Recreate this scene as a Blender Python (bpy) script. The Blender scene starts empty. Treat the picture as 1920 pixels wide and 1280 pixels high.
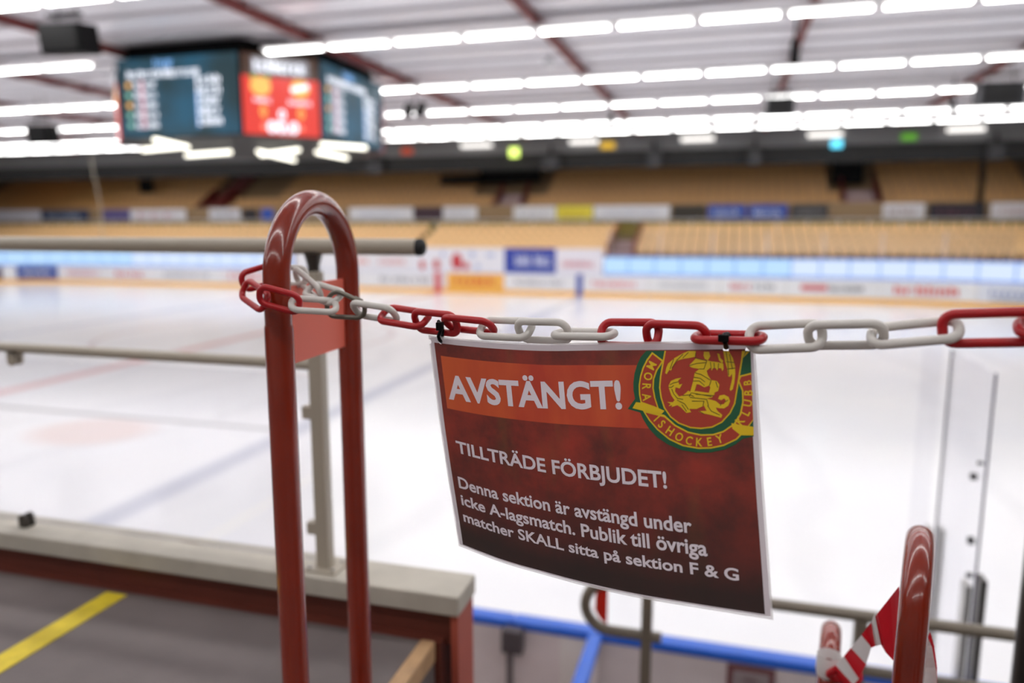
import bpy, bmesh, math, random
from mathutils import Vector, Matrix
from mathutils.geometry import tessellate_polygon
random.seed(7)
C = bpy.context.scene.collection
SC = bpy.context.scene
PI = math.pi

# ---------------------------------------------------------------- camera frame
F = 1400.0                       # focal length in pixels of the 1920 px frame
YAW, PITCH = math.radians(16), math.radians(8.73)
ZC = 3.45                        # eye height above the ice
FWD = Vector((-math.sin(YAW)*math.cos(PITCH), math.cos(YAW)*math.cos(PITCH), -math.sin(PITCH)))
RGT = Vector((math.cos(YAW), math.sin(YAW), 0))
UPV = RGT.cross(FWD)
EYE = Vector((0, 0, ZC))
def ray(x, y): return FWD + RGT*((x-960)/F) + UPV*((640-y)/F)
def atD(x, y, d): return EYE + ray(x, y)*d
def atY(x, y, Y): r = ray(x, y); return EYE + r*(Y/r.y)
def atX(x, y, X): r = ray(x, y); return EYE + r*(X/r.x)
def atZ(x, y, z): r = ray(x, y); return EYE + r*((z-ZC)/r.z)     # z absolute, ice = 0

# ---------------------------------------------------------------- materials
def srgb(r, g, b):
    f = lambda c: (c/255/12.92) if c/255 <= .04045 else ((c/255+.055)/1.055)**2.4
    return (f(r), f(g), f(b), 1)
MATS = {}
def mat(name, rgb, rough=.5, metal=0.0, spec=.5, coat=0.0, noise=0.0, nscale=8.0, bump=0.0, bscale=30.0, lin=False):
    if name in MATS: return MATS[name]
    m = bpy.data.materials.new(name); m.use_nodes = True
    nt = m.node_tree; b = nt.nodes['Principled BSDF']
    col = rgb if lin else srgb(*rgb)
    if len(col) == 3: col = (*col, 1)
    b.inputs['Base Color'].default_value = col
    b.inputs['Roughness'].default_value = rough
    b.inputs['Metallic'].default_value = metal
    b.inputs['Specular IOR Level'].default_value = spec
    b.inputs['Coat Weight'].default_value = coat
    b.inputs['Coat Roughness'].default_value = .06
    if noise > 0:
        tc = nt.nodes.new('ShaderNodeTexCoord'); n = nt.nodes.new('ShaderNodeTexNoise')
        n.inputs['Scale'].default_value = nscale; n.inputs['Detail'].default_value = 6
        nt.links.new(tc.outputs['Object'], n.inputs['Vector'])
        mx = nt.nodes.new('ShaderNodeMix'); mx.data_type = 'RGBA'; mx.blend_type = 'MULTIPLY'
        mr = nt.nodes.new('ShaderNodeMapRange')
        mr.inputs['From Min'].default_value = .3; mr.inputs['From Max'].default_value = .7
        mr.inputs['To Min'].default_value = 1-noise; mr.inputs['To Max'].default_value = 1+noise*.4
        nt.links.new(n.outputs['Fac'], mr.inputs['Value'])
        mx.inputs['Factor'].default_value = 1; mx.inputs[6].default_value = col
        nt.links.new(mr.outputs['Result'], mx.inputs[7])
        nt.links.new(mx.outputs[2], b.inputs['Base Color'])
    if bump > 0:
        tc = nt.nodes.new('ShaderNodeTexCoord'); n = nt.nodes.new('ShaderNodeTexNoise')
        n.inputs['Scale'].default_value = bscale; n.inputs['Detail'].default_value = 4
        nt.links.new(tc.outputs['Object'], n.inputs['Vector'])
        bp = nt.nodes.new('ShaderNodeBump'); bp.inputs['Strength'].default_value = bump; bp.inputs['Distance'].default_value = .01
        nt.links.new(n.outputs['Fac'], bp.inputs['Height']); nt.links.new(bp.outputs['Normal'], b.inputs['Normal'])
    MATS[name] = m; return m
def emit(name, rgb, strength=1.0, lin=False):
    if name in MATS: return MATS[name]
    m = bpy.data.materials.new(name); m.use_nodes = True
    b = m.node_tree.nodes['Principled BSDF']
    col = rgb if lin else srgb(*rgb)
    b.inputs['Base Color'].default_value = (.02, .02, .02, 1)
    b.inputs['Emission Color'].default_value = col; b.inputs['Emission Strength'].default_value = strength
    MATS[name] = m; return m
def glass(name, tint=(.96, .97, 1), refl=.06, haze=0.0, top=.5):
    if name in MATS: return MATS[name]
    m = bpy.data.materials.new(name); m.use_nodes = True; nt = m.node_tree; nt.nodes.clear()
    out = nt.nodes.new('ShaderNodeOutputMaterial'); tr = nt.nodes.new('ShaderNodeBsdfTransparent')
    gl = nt.nodes.new('ShaderNodeBsdfGlossy'); mx = nt.nodes.new('ShaderNodeMixShader')
    tr.inputs['Color'].default_value = (*tint, 1); gl.inputs['Roughness'].default_value = .03
    gl.inputs['Color'].default_value = (.9, .9, .9, 1)
    lw = nt.nodes.new('ShaderNodeLayerWeight'); lw.inputs['Blend'].default_value = .12
    mr = nt.nodes.new('ShaderNodeMapRange'); mr.inputs['To Min'].default_value = refl; mr.inputs['To Max'].default_value = top
    nt.links.new(lw.outputs['Fresnel'], mr.inputs['Value']); nt.links.new(mr.outputs['Result'], mx.inputs['Fac'])
    nt.links.new(tr.outputs['BSDF'], mx.inputs[1]); nt.links.new(gl.outputs['BSDF'], mx.inputs[2])
    last = mx
    if haze > 0:
        df = nt.nodes.new('ShaderNodeBsdfDiffuse'); df.inputs['Color'].default_value = (.8, .8, .85, 1)
        m2 = nt.nodes.new('ShaderNodeMixShader'); m2.inputs['Fac'].default_value = haze
        nt.links.new(mx.outputs[0], m2.inputs[1]); nt.links.new(df.outputs[0], m2.inputs[2]); last = m2
    nt.links.new(last.outputs[0], out.inputs['Surface'])
    MATS[name] = m; return m

# ---------------------------------------------------------------- mesh builder
class MB:
    def __init__(s): s.v = []; s.f = []; s.sm = []; s.mi = []; s.uv = None
    def add(s, vs, fs, smooth=False, mi=0):
        o = len(s.v); s.v += [Vector(v) for v in vs]
        for f in fs: s.f.append([i+o for i in f]); s.sm.append(smooth); s.mi.append(mi)
        return s
    def box(s, a, b, mi=0, rot=None, bev=0.0):
        a, b = Vector(a), Vector(b); c = (a+b)/2; h = (b-a)/2
        h = Vector((abs(h.x), abs(h.y), abs(h.z)))
        if bev > 0 and min(h) > bev:
            vs = []
            bm = bmesh.new(); bmesh.ops.create_cube(bm, size=1)
            for v in bm.verts: v.co = Vector((v.co.x*2*h.x, v.co.y*2*h.y, v.co.z*2*h.z))
            bmesh.ops.bevel(bm, geom=bm.edges[:], offset=bev, segments=2, affect='EDGES', profile=.5)
            bm.verts.index_update(); vs = [v.co.copy() for v in bm.verts]; fs = [[v.index for v in f.verts] for f in bm.faces]; bm.free()
        else:
            vs = [Vector((x*h.x, y*h.y, z*h.z)) for x in (-1, 1) for y in (-1, 1) for z in (-1, 1)]
            fs = [(0, 1, 3, 2), (4, 6, 7, 5), (0, 4, 5, 1), (2, 3, 7, 6), (0, 2, 6, 4), (1, 5, 7, 3)]
        if rot is not None: vs = [rot @ v for v in vs]
        return s.add([v+c for v in vs], fs, False, mi)
    def tube(s, path, r, seg=16, closed=False, mi=0, cap=True):
        P = [Vector(p) for p in path]; n = len(P)
        R = r if isinstance(r, (list, tuple)) else [r]*n
        T = []
        for i in range(n):
            a = P[(i-1) % n] if (closed or i > 0) else P[i]; b = P[(i+1) % n] if (closed or i < n-1) else P[i]
            T.append((b-a).normalized())
        ref = Vector((0, 0, 1)) if abs(T[0].z) < .9 else Vector((1, 0, 0))
        u = (ref - T[0]*ref.dot(T[0])).normalized(); U = [u]
        for i in range(1, n):
            q = T[i-1].rotation_difference(T[i]); u = q @ u; u = (u - T[i]*u.dot(T[i])).normalized(); U.append(u)
        tw = 0
        if closed:
            q = T[-1].rotation_difference(T[0]); ue = q @ U[-1]
            tw = math.atan2(ue.cross(U[0]).dot(T[0]), ue.dot(U[0]))
        vs = []
        for i in range(n):
            w = T[i].cross(U[i]); off = tw*i/n if closed else 0
            for k in range(seg):
                a = 2*PI*k/seg + off
                vs.append(P[i] + (U[i]*math.cos(a) + w*math.sin(a))*R[i])
        fs = []
        for i in range(n if closed else n-1):
            j = (i+1) % n
            for k in range(seg):
                l = (k+1) % seg
                fs.append((i*seg+k, i*seg+l, j*seg+l, j*seg+k))
        s.add(vs, fs, True, mi)
        if cap and not closed:
            s.add(vs[:seg], [tuple(reversed(range(seg)))], False, mi); s.add(vs[-seg:], [tuple(range(seg))], False, mi)
        return s
    def disc(s, c, n, r, seg=20, mi=0):
        c, n = Vector(c), Vector(n).normalized(); u = n.orthogonal().normalized(); w = n.cross(u)
        return s.add([c+(u*math.cos(2*PI*k/seg)+w*math.sin(2*PI*k/seg))*r for k in range(seg)], [tuple(range(seg))], False, mi)
    def quad(s, a, b, c, d, mi=0): return s.add([a, b, c, d], [(0, 1, 2, 3)], False, mi)
    def slab(s, pts, off, mi=0):
        n = len(pts); off = Vector(off); a = [Vector(p) for p in pts]
        vs = a + [p+off for p in a]
        fs = [tuple(range(n)), tuple(reversed(range(n, 2*n)))] + [(i, (i+1) % n, n+(i+1) % n, n+i) for i in range(n)]
        return s.add(vs, fs, False, mi)
    def build(s, name, mats, parent=None):
        o0 = wloc(parent) if parent else Vector((0, 0, 0))
        me = bpy.data.meshes.new(name); me.from_pydata([v-o0 for v in s.v], [], s.f)
        for m in (mats if isinstance(mats, (list, tuple)) else [mats]): me.materials.append(m)
        me.polygons.foreach_set('use_smooth', s.sm); me.polygons.foreach_set('material_index', s.mi)
        if s.uv:
            ul = me.uv_layers.new(name='UVMap')
            for l in me.loops: ul.data[l.index].uv = s.uv[l.vertex_index]
        me.update()
        bm = bmesh.new(); bm.from_mesh(me); bmesh.ops.recalc_face_normals(bm, faces=bm.faces); bm.to_mesh(me); bm.free()
        o = bpy.data.objects.new(name, me); C.objects.link(o)
        if parent: o.parent = parent
        return o
def wloc(o):
    v = Vector((0, 0, 0))
    while o: v = v + o.location; o = o.parent
    return v
def tag(o, label=None, cat=None, group=None, kind=None):
    if label: o['label'] = label
    if cat: o['category'] = cat
    if group: o['group'] = group
    if kind: o['kind'] = kind
    return o
def empty(name, loc, label=None, cat=None, group=None, kind=None):
    o = bpy.data.objects.new(name, None); o.empty_display_size = .05; C.objects.link(o); o.location = loc
    return tag(o, label, cat, group, kind)
def kids(o): return list(o.children)
def copy_tree(o, parent=None):
    c = o.copy(); C.objects.link(c)
    if parent: c.parent = parent
    for ch in kids(o): copy_tree(ch, c)
    return c
def box_obj(name, a, b, m, parent=None, bev=0.0): return MB().box(a, b, bev=bev).build(name, m, parent)
def text_tris(txt, bold=0.0, space=1.0):
    cu = bpy.data.curves.new('t', 'FONT'); cu.body = txt; cu.size = 1; cu.offset = bold; cu.space_character = space
    cu.resolution_u = 4
    ob = bpy.data.objects.new('t', cu); C.objects.link(ob)
    dg = bpy.context.evaluated_depsgraph_get(); me = bpy.data.meshes.new_from_object(ob.evaluated_get(dg))
    vs = [v.co.copy() for v in me.vertices]; fs = [list(p.vertices) for p in me.polygons]
    bpy.data.objects.remove(ob); bpy.data.curves.remove(cu); bpy.data.meshes.remove(me)
    return vs, fs
def text_obj(name, txt, origin, ux, uy, w, h, m, parent, bold=.02):
    """Flat lettering fitted into a w x h rectangle at origin, spanned by ux, uy."""
    vs, fs = text_tris(txt, bold)
    x0 = min(v.x for v in vs); x1 = max(v.x for v in vs); y0 = min(v.y for v in vs); y1 = max(v.y for v in vs)
    o, ux, uy = Vector(origin), Vector(ux), Vector(uy)
    b = MB().add([o + ux*((v.x-x0)/(x1-x0)*w) + uy*((v.y-y0)/(y1-y0)*h) for v in vs], fs)
    return b.build(name, m, parent)
def scribble(name, n, origin, ux, uy, w, h, m, parent):
    """A row of small letter-sized marks: print too far away to be read."""
    o, ux, uy = Vector(origin), Vector(ux), Vector(uy); b = MB(); p = w/n
    for i in range(n):
        x = i*p; q = random.random(); t = p*.28
        R = lambda x0, y0, x1, y1: b.quad(o+ux*x0+uy*y0*h, o+ux*x1+uy*y0*h, o+ux*x1+uy*y1*h, o+ux*x0+uy*y1*h)
        R(x, 0, x+t, 1 if (i == 0 or q < .4) else .75)
        if q < .5: R(x+p*.5, 0, x+p*.5+t, .75)
        if q > .2: R(x+t, .6, x+p*.6, .78)
        if q > .6: R(x+t, 0, x+p*.7, .17)
    return b.build(name, m, parent)

# ---------------------------------------------------------------- palette
RED_PAINT = mat('red_paint', (138, 37, 12), rough=.22, spec=.6, coat=.5, noise=.12, nscale=14)
RED_PLATE = mat('red_plate', (232, 112, 92), rough=.45)
GREY_PAINT = mat('grey_beige_paint', (176, 166, 150), rough=.3)
STEEL = mat('galvanised_steel', (118, 112, 102), rough=.35, metal=.85, bump=.15, bscale=120)
BLACK = mat('black_plastic', (8, 8, 9), rough=.55, spec=.12)
BLACK_RUB = mat('black_rubber', (22, 24, 26), rough=.6)
PLASTIC_RED = mat('red_plastic', (178, 20, 28), rough=.32, spec=.5)
PLASTIC_WHITE = mat('white_plastic', (216, 211, 205), rough=.35, spec=.5)
SILL_M = mat('sill_paint', (190, 183, 170), rough=.55, noise=.14, nscale=9, bump=.1)
FASCIA_M = mat('red_fascia', (98, 42, 28), rough=.6, noise=.2, nscale=6)
ENDPANEL_M = mat('red_end', (176, 84, 66), rough=.55, noise=.1, nscale=5)
FLOOR_M = mat('floor_grey', (112, 102, 100), rough=.62, noise=.22, nscale=3.5, bump=.1, bscale=60)
WOOD = mat('pale_wood', (190, 152, 112), rough=.55, noise=.2, nscale=20)
TAPE_Y = mat('yellow_tape', (222, 196, 40), rough=.55, noise=.16, nscale=30)
BLUE_CAP = mat('blue_cap', (44, 104, 214), rough=.3)
BOARD_BACK = mat('board_back', (234, 222, 222), rough=.55, noise=.1, nscale=3)
BOARD_LIGHT = mat('board_back_light', (236, 230, 226), rough=.55)
BOARD_WHITE = mat('board_white', (236, 236, 238), rough=.25)
KICK = mat('kick_yellow', (246, 188, 84), rough=.3)
ALU = mat('aluminium', (176, 174, 172), rough=.3, metal=.9)
ALU_DARK = mat('dark_aluminium', (84, 80, 76), rough=.35, metal=.8)
SEAT_M = mat('tan_seat', (246, 208, 152), rough=.4)
SEAT_M2 = mat('brown_seat', (204, 156, 98), rough=.45)
CONC = mat('stand_concrete', (150, 124, 92), rough=.8)
CONC_DARK = mat('dark_concrete', (120, 114, 108), rough=.8)
STEP_PINK = mat('pink_step', (188, 164, 164), rough=.7)
DARKRED = mat('dark_red_steel', (110, 34, 30), rough=.5)
WHITE_STEEL = mat('white_steel', (222, 222, 224), rough=.4)
DARK_GREY = mat('dark_grey_panel', (50, 50, 49), rough=.8, spec=.2)
MID_GREY = mat('mid_grey_panel', (150, 150, 150), rough=.6)
GLASS = glass('clear_glass', refl=.05)
GLASS_R = glass('rink_glass', tint=(.985, .985, .995), refl=.015, haze=.012, top=.22)
GLASS_E = mat('glass_edge', (96, 92, 116), rough=.2)

def col(rgb, rough=.5): return mat('paint_%d_%d_%d' % rgb, rgb, rough=rough)

# ================================================================ SETTING
X0, X1 = -62.0, 26.0
YF, YN = 36.9, 4.08                 # far and near boards
# ice with painted lines
def ice_material():
    m = bpy.data.materials.new('ice'); m.use_nodes = True; nt = m.node_tree; b = nt.nodes['Principled BSDF']
    L = nt.links; N = nt.nodes.new
    tc = N('ShaderNodeTexCoord'); sp = N('ShaderNodeSeparateXYZ'); L.new(tc.outputs['Object'], sp.inputs[0])
    ns = N('ShaderNodeTexNoise'); ns.inputs['Scale'].default_value = .35; ns.inputs['Detail'].default_value = 5
    L.new(tc.outputs['Object'], ns.inputs['Vector'])
    def math_(op, a, b_=None, c=None):
        n = N('ShaderNodeMath'); n.operation = op
        for i, v in enumerate((a, b_, c)):
            if v is None: continue
            if hasattr(v, 'is_linked'): L.new(v, n.inputs[i])
            else: n.inputs[i].default_value = v
        return n.outputs[0]
    def band(axis, x, w, soft=.05):
        d = math_('ABSOLUTE', math_('SUBTRACT', axis, x))
        mr = N('ShaderNodeMapRange'); mr.inputs['From Min'].default_value = w; mr.inputs['From Max'].default_value = w+soft
        mr.inputs['To Min'].default_value = 1; mr.inputs['To Max'].default_value = 0
        L.new(d, mr.inputs['Value']); return mr.outputs['Result']
    def mix(fac, c1, c2):
        n = N('ShaderNodeMix'); n.data_type = 'RGBA'
        L.new(fac, n.inputs['Factor'])
        for i, v in ((6, c1), (7, c2)):
            if hasattr(v, 'is_linked'): L.new(v, n.inputs[i])
            else: n.inputs[i].default_value = v
        return n.outputs[2]
    mr = N('ShaderNodeMapRange'); mr.inputs['From Min'].default_value = .35; mr.inputs['From Max'].default_value = .7
    L.new(ns.outputs['Fac'], mr.inputs['Value'])
    c = mix(mr.outputs['Result'], srgb(243, 243, 246), srgb(249, 248, 248))
    X, Y = sp.outputs['X'], sp.outputs['Y']
    for x, rgb, k in ((-14.6, (222, 110, 110), .55), (-7.0, (166, 172, 198), .5), (-22.2, (160, 168, 205), .4)):
        c = mix(math_('MULTIPLY', band(X, x, .10, .22), k), c, srgb(*rgb))
    # centre circle, a round print and a railing-glass reflection painted as a line
    def ring(cx, cy, r, w, rx=1, ry=1, soft=.08):
        dx = math_('MULTIPLY', math_('SUBTRACT', X, cx), 1/rx); dy = math_('MULTIPLY', math_('SUBTRACT', Y, cy), 1/ry)
        rr = math_('SQRT', math_('ADD', math_('MULTIPLY', dx, dx), math_('MULTIPLY', dy, dy)))
        return band(rr, r, w, soft)
    c = mix(math_('MULTIPLY', ring(-14.6, 20.5, 4.5, .04), .4), c, srgb(190, 140, 150))
    p = atZ(172, 808, 0); q = atZ(290, 800, 0)
    c = mix(math_('MULTIPLY', ring(p.x, p.y, 0, .62, 1.25, 1.0, .4), .42), c, srgb(236, 190, 174))
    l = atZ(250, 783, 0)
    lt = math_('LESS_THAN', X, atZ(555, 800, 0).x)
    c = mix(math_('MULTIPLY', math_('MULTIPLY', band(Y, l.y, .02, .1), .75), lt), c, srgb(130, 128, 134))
    # scrapes left by skates, running across the rink
    w = N('ShaderNodeTexWave'); w.wave_type = 'BANDS'; w.inputs['Scale'].default_value = .12
    w.inputs['Distortion'].default_value = 9; w.inputs['Detail'].default_value = 3; w.inputs['Detail Scale'].default_value = .8
    L.new(tc.outputs['Object'], w.inputs['Vector'])
    mr2 = N('ShaderNodeMapRange'); mr2.inputs['From Min'].default_value = .9; mr2.inputs['From Max'].default_value = 1
    mr2.inputs['To Max'].default_value = .10; L.new(w.outputs['Fac'], mr2.inputs['Value'])
    c = mix(mr2.outputs['Result'], c, srgb(170, 172, 185))
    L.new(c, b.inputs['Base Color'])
    b.inputs['Roughness'].default_value = .16; b.inputs['IOR'].default_value = 1.31
    bp = N('ShaderNodeBump'); bp.inputs['Strength'].default_value = .06; bp.inputs['Distance'].default_value = .02
    n2 = N('ShaderNodeTexNoise'); n2.inputs['Scale'].default_value = 1.3; n2.inputs['Detail'].default_value = 3
    L.new(tc.outputs['Object'], n2.inputs['Vector']); L.new(n2.outputs['Fac'], bp.inputs['Height']); L.new(bp.outputs['Normal'], b.inputs['Normal'])
    return m
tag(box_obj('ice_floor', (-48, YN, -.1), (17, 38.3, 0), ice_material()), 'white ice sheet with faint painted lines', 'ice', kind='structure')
tag(box_obj('floor', (X0, -14, -.6), (X1, 54, -.12), CONC_DARK), kind='structure')

# ceiling of crinkled foil, walls
ZL = ZC + 4.53                       # height of the lamp rows
def foil():
    m = bpy.data.materials.new('foil_ceiling'); m.use_nodes = True; nt = m.node_tree; b = nt.nodes['Principled BSDF']
    L = nt.links; N = nt.nodes.new
    b.inputs['Base Color'].default_value = srgb(246, 245, 250); b.inputs['Metallic'].default_value = .12; b.inputs['Roughness'].default_value = .3
    tc = N('ShaderNodeTexCoord'); mp = N('ShaderNodeMapping'); mp.inputs['Scale'].default_value = (.35, 2.2, 1)
    L.new(tc.outputs['Object'], mp.inputs['Vector'])
    n = N('ShaderNodeTexNoise'); n.inputs['Scale'].default_value = 1.1; n.inputs['Detail'].default_value = 5
    L.new(mp.outputs[0], n.inputs['Vector'])
    bp = N('ShaderNodeBump'); bp.inputs['Strength'].default_value = .7; bp.inputs['Distance'].default_value = .12
    L.new(n.outputs['Fac'], bp.inputs['Height']); L.new(bp.outputs['Normal'], b.inputs['Normal'])
    return m
ZCEIL = ZL + .42
FOIL = foil()
ce = tag(box_obj('ceiling', (X0, -14, ZCEIL), (X1, 40.6, ZCEIL+.2), FOIL), kind='structure')
pm = MB()
y = -8.0
while y < 40:
    pm.box((X0+.1, y-.03, ZCEIL-.10), (X1-.1, y+.03, ZCEIL)); y += 1.37
pm.build('purlin', col((206, 202, 206)), ce)
WALL_M = mat('hall_wall', (206, 202, 198), rough=.8)
tag(box_obj('wall_left', (X0-.2, -14, -.6), (X0, 54, 9.2), WALL_M), kind='structure')
tag(box_obj('wall_right', (X1, -14, -.6), (X1+.2, 54, 9.2), WALL_M), kind='structure')
tag(box_obj('wall_back', (X0, -14.2, -.6), (X1, -14, 9.2), WALL_M), kind='structure')
tag(box_obj('wall_far', (X0, 54, -.6), (X1, 54.2, 9.2), DARK_GREY), kind='structure')
tag(box_obj('ceiling_stand', (X0, 40.8, 9.0), (X1, 54, 9.2), MID_GREY), kind='structure')
# bulkhead over the far stand
bk = empty('bulkhead', (0, 40.6, 7.5), kind='structure')
za, zb_, zc_ = ZC+.106*40.6, ZC+.097*40.6, ZC+.0765*40.6
box_obj('grey_beam', (X0, 40.3, zb_), (X1, 40.7, ZCEIL+.2), mat('bulkhead_grey', (108, 108, 108), rough=.7), bk)
box_obj('dark_board', (X0, 40.45, zc_), (X1, 40.65, zb_), DARK_GREY, bk)

# red roof beams across the hall
for i, bx in enumerate([-40.9, -34.9, -28.0, -21.9, -16.45, -10.55, -4.55, 1.56, 7.6, 13.5, 19.5]):
    o = MB().box((bx-.07, -13.5, ZL+.14), (bx+.07, 40.2, ZL+.36)).build('roof_beam', DARKRED)
    tag(o, kind='structure')

# ---------------------------------------------------------------- lamp rows
K = 1.15
TUBE = emit('lamp_tube', (253, 252, 251), 12.0); TUBE_S = emit('lamp_side', (255, 254, 252), 2.2)
TRAY = mat('lamp_tray', (232, 230, 230), rough=.5)
PT = 1.6*K
rows = [(-6.0, -8.1, 'over the back of the near stand'), (-1.5, -8.0, 'behind the near railing'),  (3.2, -8.5, 'above the near boards'), (8.0, -8.75*K, 'over the near half of the ice'),
        (11.17*K, -8.75*K, 'nearest the top edge'),
        (15.55*K, -8.752*K, 'crossing above the scoreboard'),
        (20.75*K, -8.795*K, 'level with the scoreboard top'),
        (25.16*K, -10.358*K, 'third from the bulkhead'),
        (29.45*K, -10.396*K, 'second from the bulkhead'),
        (32.12*K, -15.18*K, 'nearest the far bulkhead')]
fx = None
for r_i, (ry, rx, where) in enumerate(rows):
    n0 = math.ceil((-50-rx)/PT); n1 = math.floor((14-rx)/PT)
    if r_i < 4: n0, n1 = math.ceil((-24-rx)/PT), math.floor((12-rx)/PT)
    for k in range(n0, n1+1):
        x = rx + k*PT
        if r_i in (5, 6) and abs(x+.8+14.6) < 3.2 and abs(ry-20.9) < 3.4: continue
        if fx is None:
            fx = MB().box((.02, -.16, .03), (PT-.02, .16, .10), bev=.01).build('ceiling_light', TRAY)
            t = MB().box((.12, -.12, -.035), (PT-.12, .12, .03), bev=.008)
            for fi, f_ in enumerate(t.f):
                if all(t.v[k].z < -.034 for k in f_): t.mi[fi] = 1
            t = t.build('diffuser', [TUBE_S, TUBE], fx); tag(t, 'glowing white tube')
            o = fx
        else: o = copy_tree(fx)
        o.location = (x, ry, ZL)
        tag(o, 'white tube light in the lamp row ' + where, 'ceiling light', 'tube lights in the row ' + where)
for k in range(27):  # unseen lamps added behind the bulkhead to brighten the upper seats
    o = copy_tree(fx); o.location = (-46+2.3*k, 42.2, ZC+3.9)
    tag(o, 'unseen tube light added behind the bulkhead to brighten the far upper stand', 'ceiling light', 'unseen tube lights added to brighten the far upper stand')
# white cable trays carrying each row
for ry, rx, where in rows:
    cut = ((-50, -14.32-3.7, ', left of the scoreboard'), (-14.32+3.7, 14, ', right of the scoreboard')) if 17 < ry < 25 else ((-50, 14, ''),)
    for ca, cb, side in cut:
        o = MB().box((ca, ry-.16, ZL+.10), (cb, ry+.16, ZL+.13)).build('lamp_rail', col((222, 220, 222)))
        tag(o, 'white rail above the lamp row ' + where + side, 'lamp rail')
# a few dimmer lamps under the edge of the far stand roof
DIM = emit('dim_tube', (255, 250, 245), 1.1)
for i, (a, b, y) in enumerate([(864, 921, 273), (1068, 1121, 266), (1277, 1339, 261), (1515, 1580, 253), (1777, 1847, 243)]):
    p, q = atY(a, y, 40.1), atY(b, y, 40.1)
    e = box_obj('bulkhead_light', (p.x, 40.0, p.z-.09), (q.x, 40.28, p.z+.09), DIM, bev=.03)
    tag(e, ['dim white lamp on the bulkhead left of the yellow-green exit light', 'dim white lamp on the bulkhead left of the yellow sign',
            'dim white lamp on the bulkhead right of the yellow sign', 'dim white lamp above the cyan exit light', 'dim white lamp on the bulkhead right of the green sign'][i], 'lamp')

# ================================================================ FAR SIDE OF THE RINK
def rinkY(X):
    if X > 7: return YF - (X-7)**2*.052
    if X < -38: return YF - (X+38)**2*.052
    return YF
def Xat(px, py, Y=YF):
    p = atY(px, py, Y)
    for _ in range(4): p = atY(px, py, rinkY(p.x) + (Y-YF))
    return p.x
ZB = 1.06                            # board height
Z_LED0, Z_LED1 = 1.06, 2.0
def fpt(X, z, dy=0.0): return Vector((X, rinkY(X)+dy, z))
ads = [(-30, 12, (70, 50, 84), None, 'dark purple', 0), (12, 35, (236, 236, 238), None, 'plain white, beside the dark purple panel', 0),
       (35, 110, (58, 82, 160), (225, 228, 240), 'blue with pale lettering', 9), (110, 205, (236, 234, 236), (222, 150, 160), 'white with pink lettering', 10),
       (205, 290, (238, 236, 238), (206, 90, 96), 'white with a red mark', 4), (290, 415, (236, 236, 238), (170, 170, 180), 'white with thin grey lettering', 9),
       (415, 520, (238, 232, 234), (220, 120, 120), 'white with a red mark beside the chained loop', 6),
       (520, 690, (236, 236, 238), None, 'plain white, behind the red loop', 0),
       (690, 838, (238, 238, 240), (150, 150, 158), 'white with grey lettering left of the orange panel', 8),
       (838, 945, (248, 186, 88), (224, 84, 40), 'orange with red lettering', 6),
       (945, 1083, (238, 238, 240), (162, 162, 168), 'white with grey lettering right of the orange panel', 12),
       (1092, 1215, (238, 236, 238), (226, 92, 92), 'white with red script right of the blue line', 10),
       (1215, 1350, (236, 236, 236), (196, 196, 200), 'white with very pale grey lettering', 14),
       (1350, 1475, (236, 236, 236), (206, 80, 84), 'white with short red and grey lettering', 5),
       (1475, 1650, (236, 236, 236), (206, 70, 76), 'white with a red block and dark lettering', 8),
       (1650, 1835, (236, 236, 236), (224, 70, 60), 'white with large red capitals', 6),
       (1835, 1990, (226, 230, 238), (96, 118, 176), 'white with blue lettering over a grey line', 8)]
def strip(mb, xa, xb, z0, z1, th=.06, dy=0.0):
    n = max(1, int((xb-xa)/1.0)) if (xb > 6 or xa < -37) else 1
    for i in range(n):
        a, b = xa+(xb-xa)*i/n, xa+(xb-xa)*(i+1)/n
        mb.slab([fpt(a, z0, dy), fpt(b, z0, dy), fpt(b, z1, dy), fpt(a, z1, dy)], (0, th, 0))
    return mb
for a, b, bg, fg, desc, nl in ads:
    xa, xb = Xat(a, 530), Xat(b, 530)
    e = empty('rink_board', fpt((xa+xb)/2, 0), 'far rink board panel, ' + desc, 'rink board', 'far rink board panels')
    strip(MB(), xa+.01, xb-.01, .24, ZB).build('panel', col(bg, .3), e)
    strip(MB(), xa+.01, xb-.01, .0, .24, .07, -.01).build('kick_plate', KICK, e)
    strip(MB(), xa+.01, xb-.01, ZB, ZB+.05, .09, -.02).build('cap_rail', col((206, 214, 236)), e)
    if nl:
        w = (xb-xa); m0 = w*.16
        xm = xa+m0; ux = (fpt(xb-m0, 0)-fpt(xm, 0)); L_ = ux.length; ux.normalize()
        hh = .30 if nl > 6 else .36
        if desc.startswith('white with a red block'):
            L1 = L_*.42
            MB().slab([fpt(xm, .55, -.015), fpt(xm, .55, -.015)+ux*L1, fpt(xm, .80, -.015)+ux*L1, fpt(xm, .80, -.015)], (0, .01, 0)).build('red_mark', col(fg), e)
            scribble('lettering', 7, fpt(xm, .52, -.02)+ux*L_*.46, ux, Vector((0, 0, 1)), L_*.54, .28, col((88, 84, 92)), e)
        elif desc.startswith('white with short red'):
            scribble('lettering', 4, fpt(xm, .5, -.02), ux, Vector((0, 0, 1)), L_*.5, .36, col(fg), e)
            scribble('lettering', 4, fpt(xm, .55, -.02)+ux*L_*.55, ux, Vector((0, 0, 1)), L_*.45, .26, col((120, 120, 126)), e)
        else:
            scribble('lettering', nl, fpt(xm, .48 if hh > .3 else .52, -.02), ux, Vector((0, 0, 1)), L_, hh, col(fg), e)
        if desc.startswith('white with blue'):
            MB().slab([fpt(xm, .34, -.02), fpt(xm, .34, -.02)+ux*L_, fpt(xm, .40, -.02)+ux*L_, fpt(xm, .40, -.02)], (0, .01, 0)).build('underline', col((120, 120, 124)), e)
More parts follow.
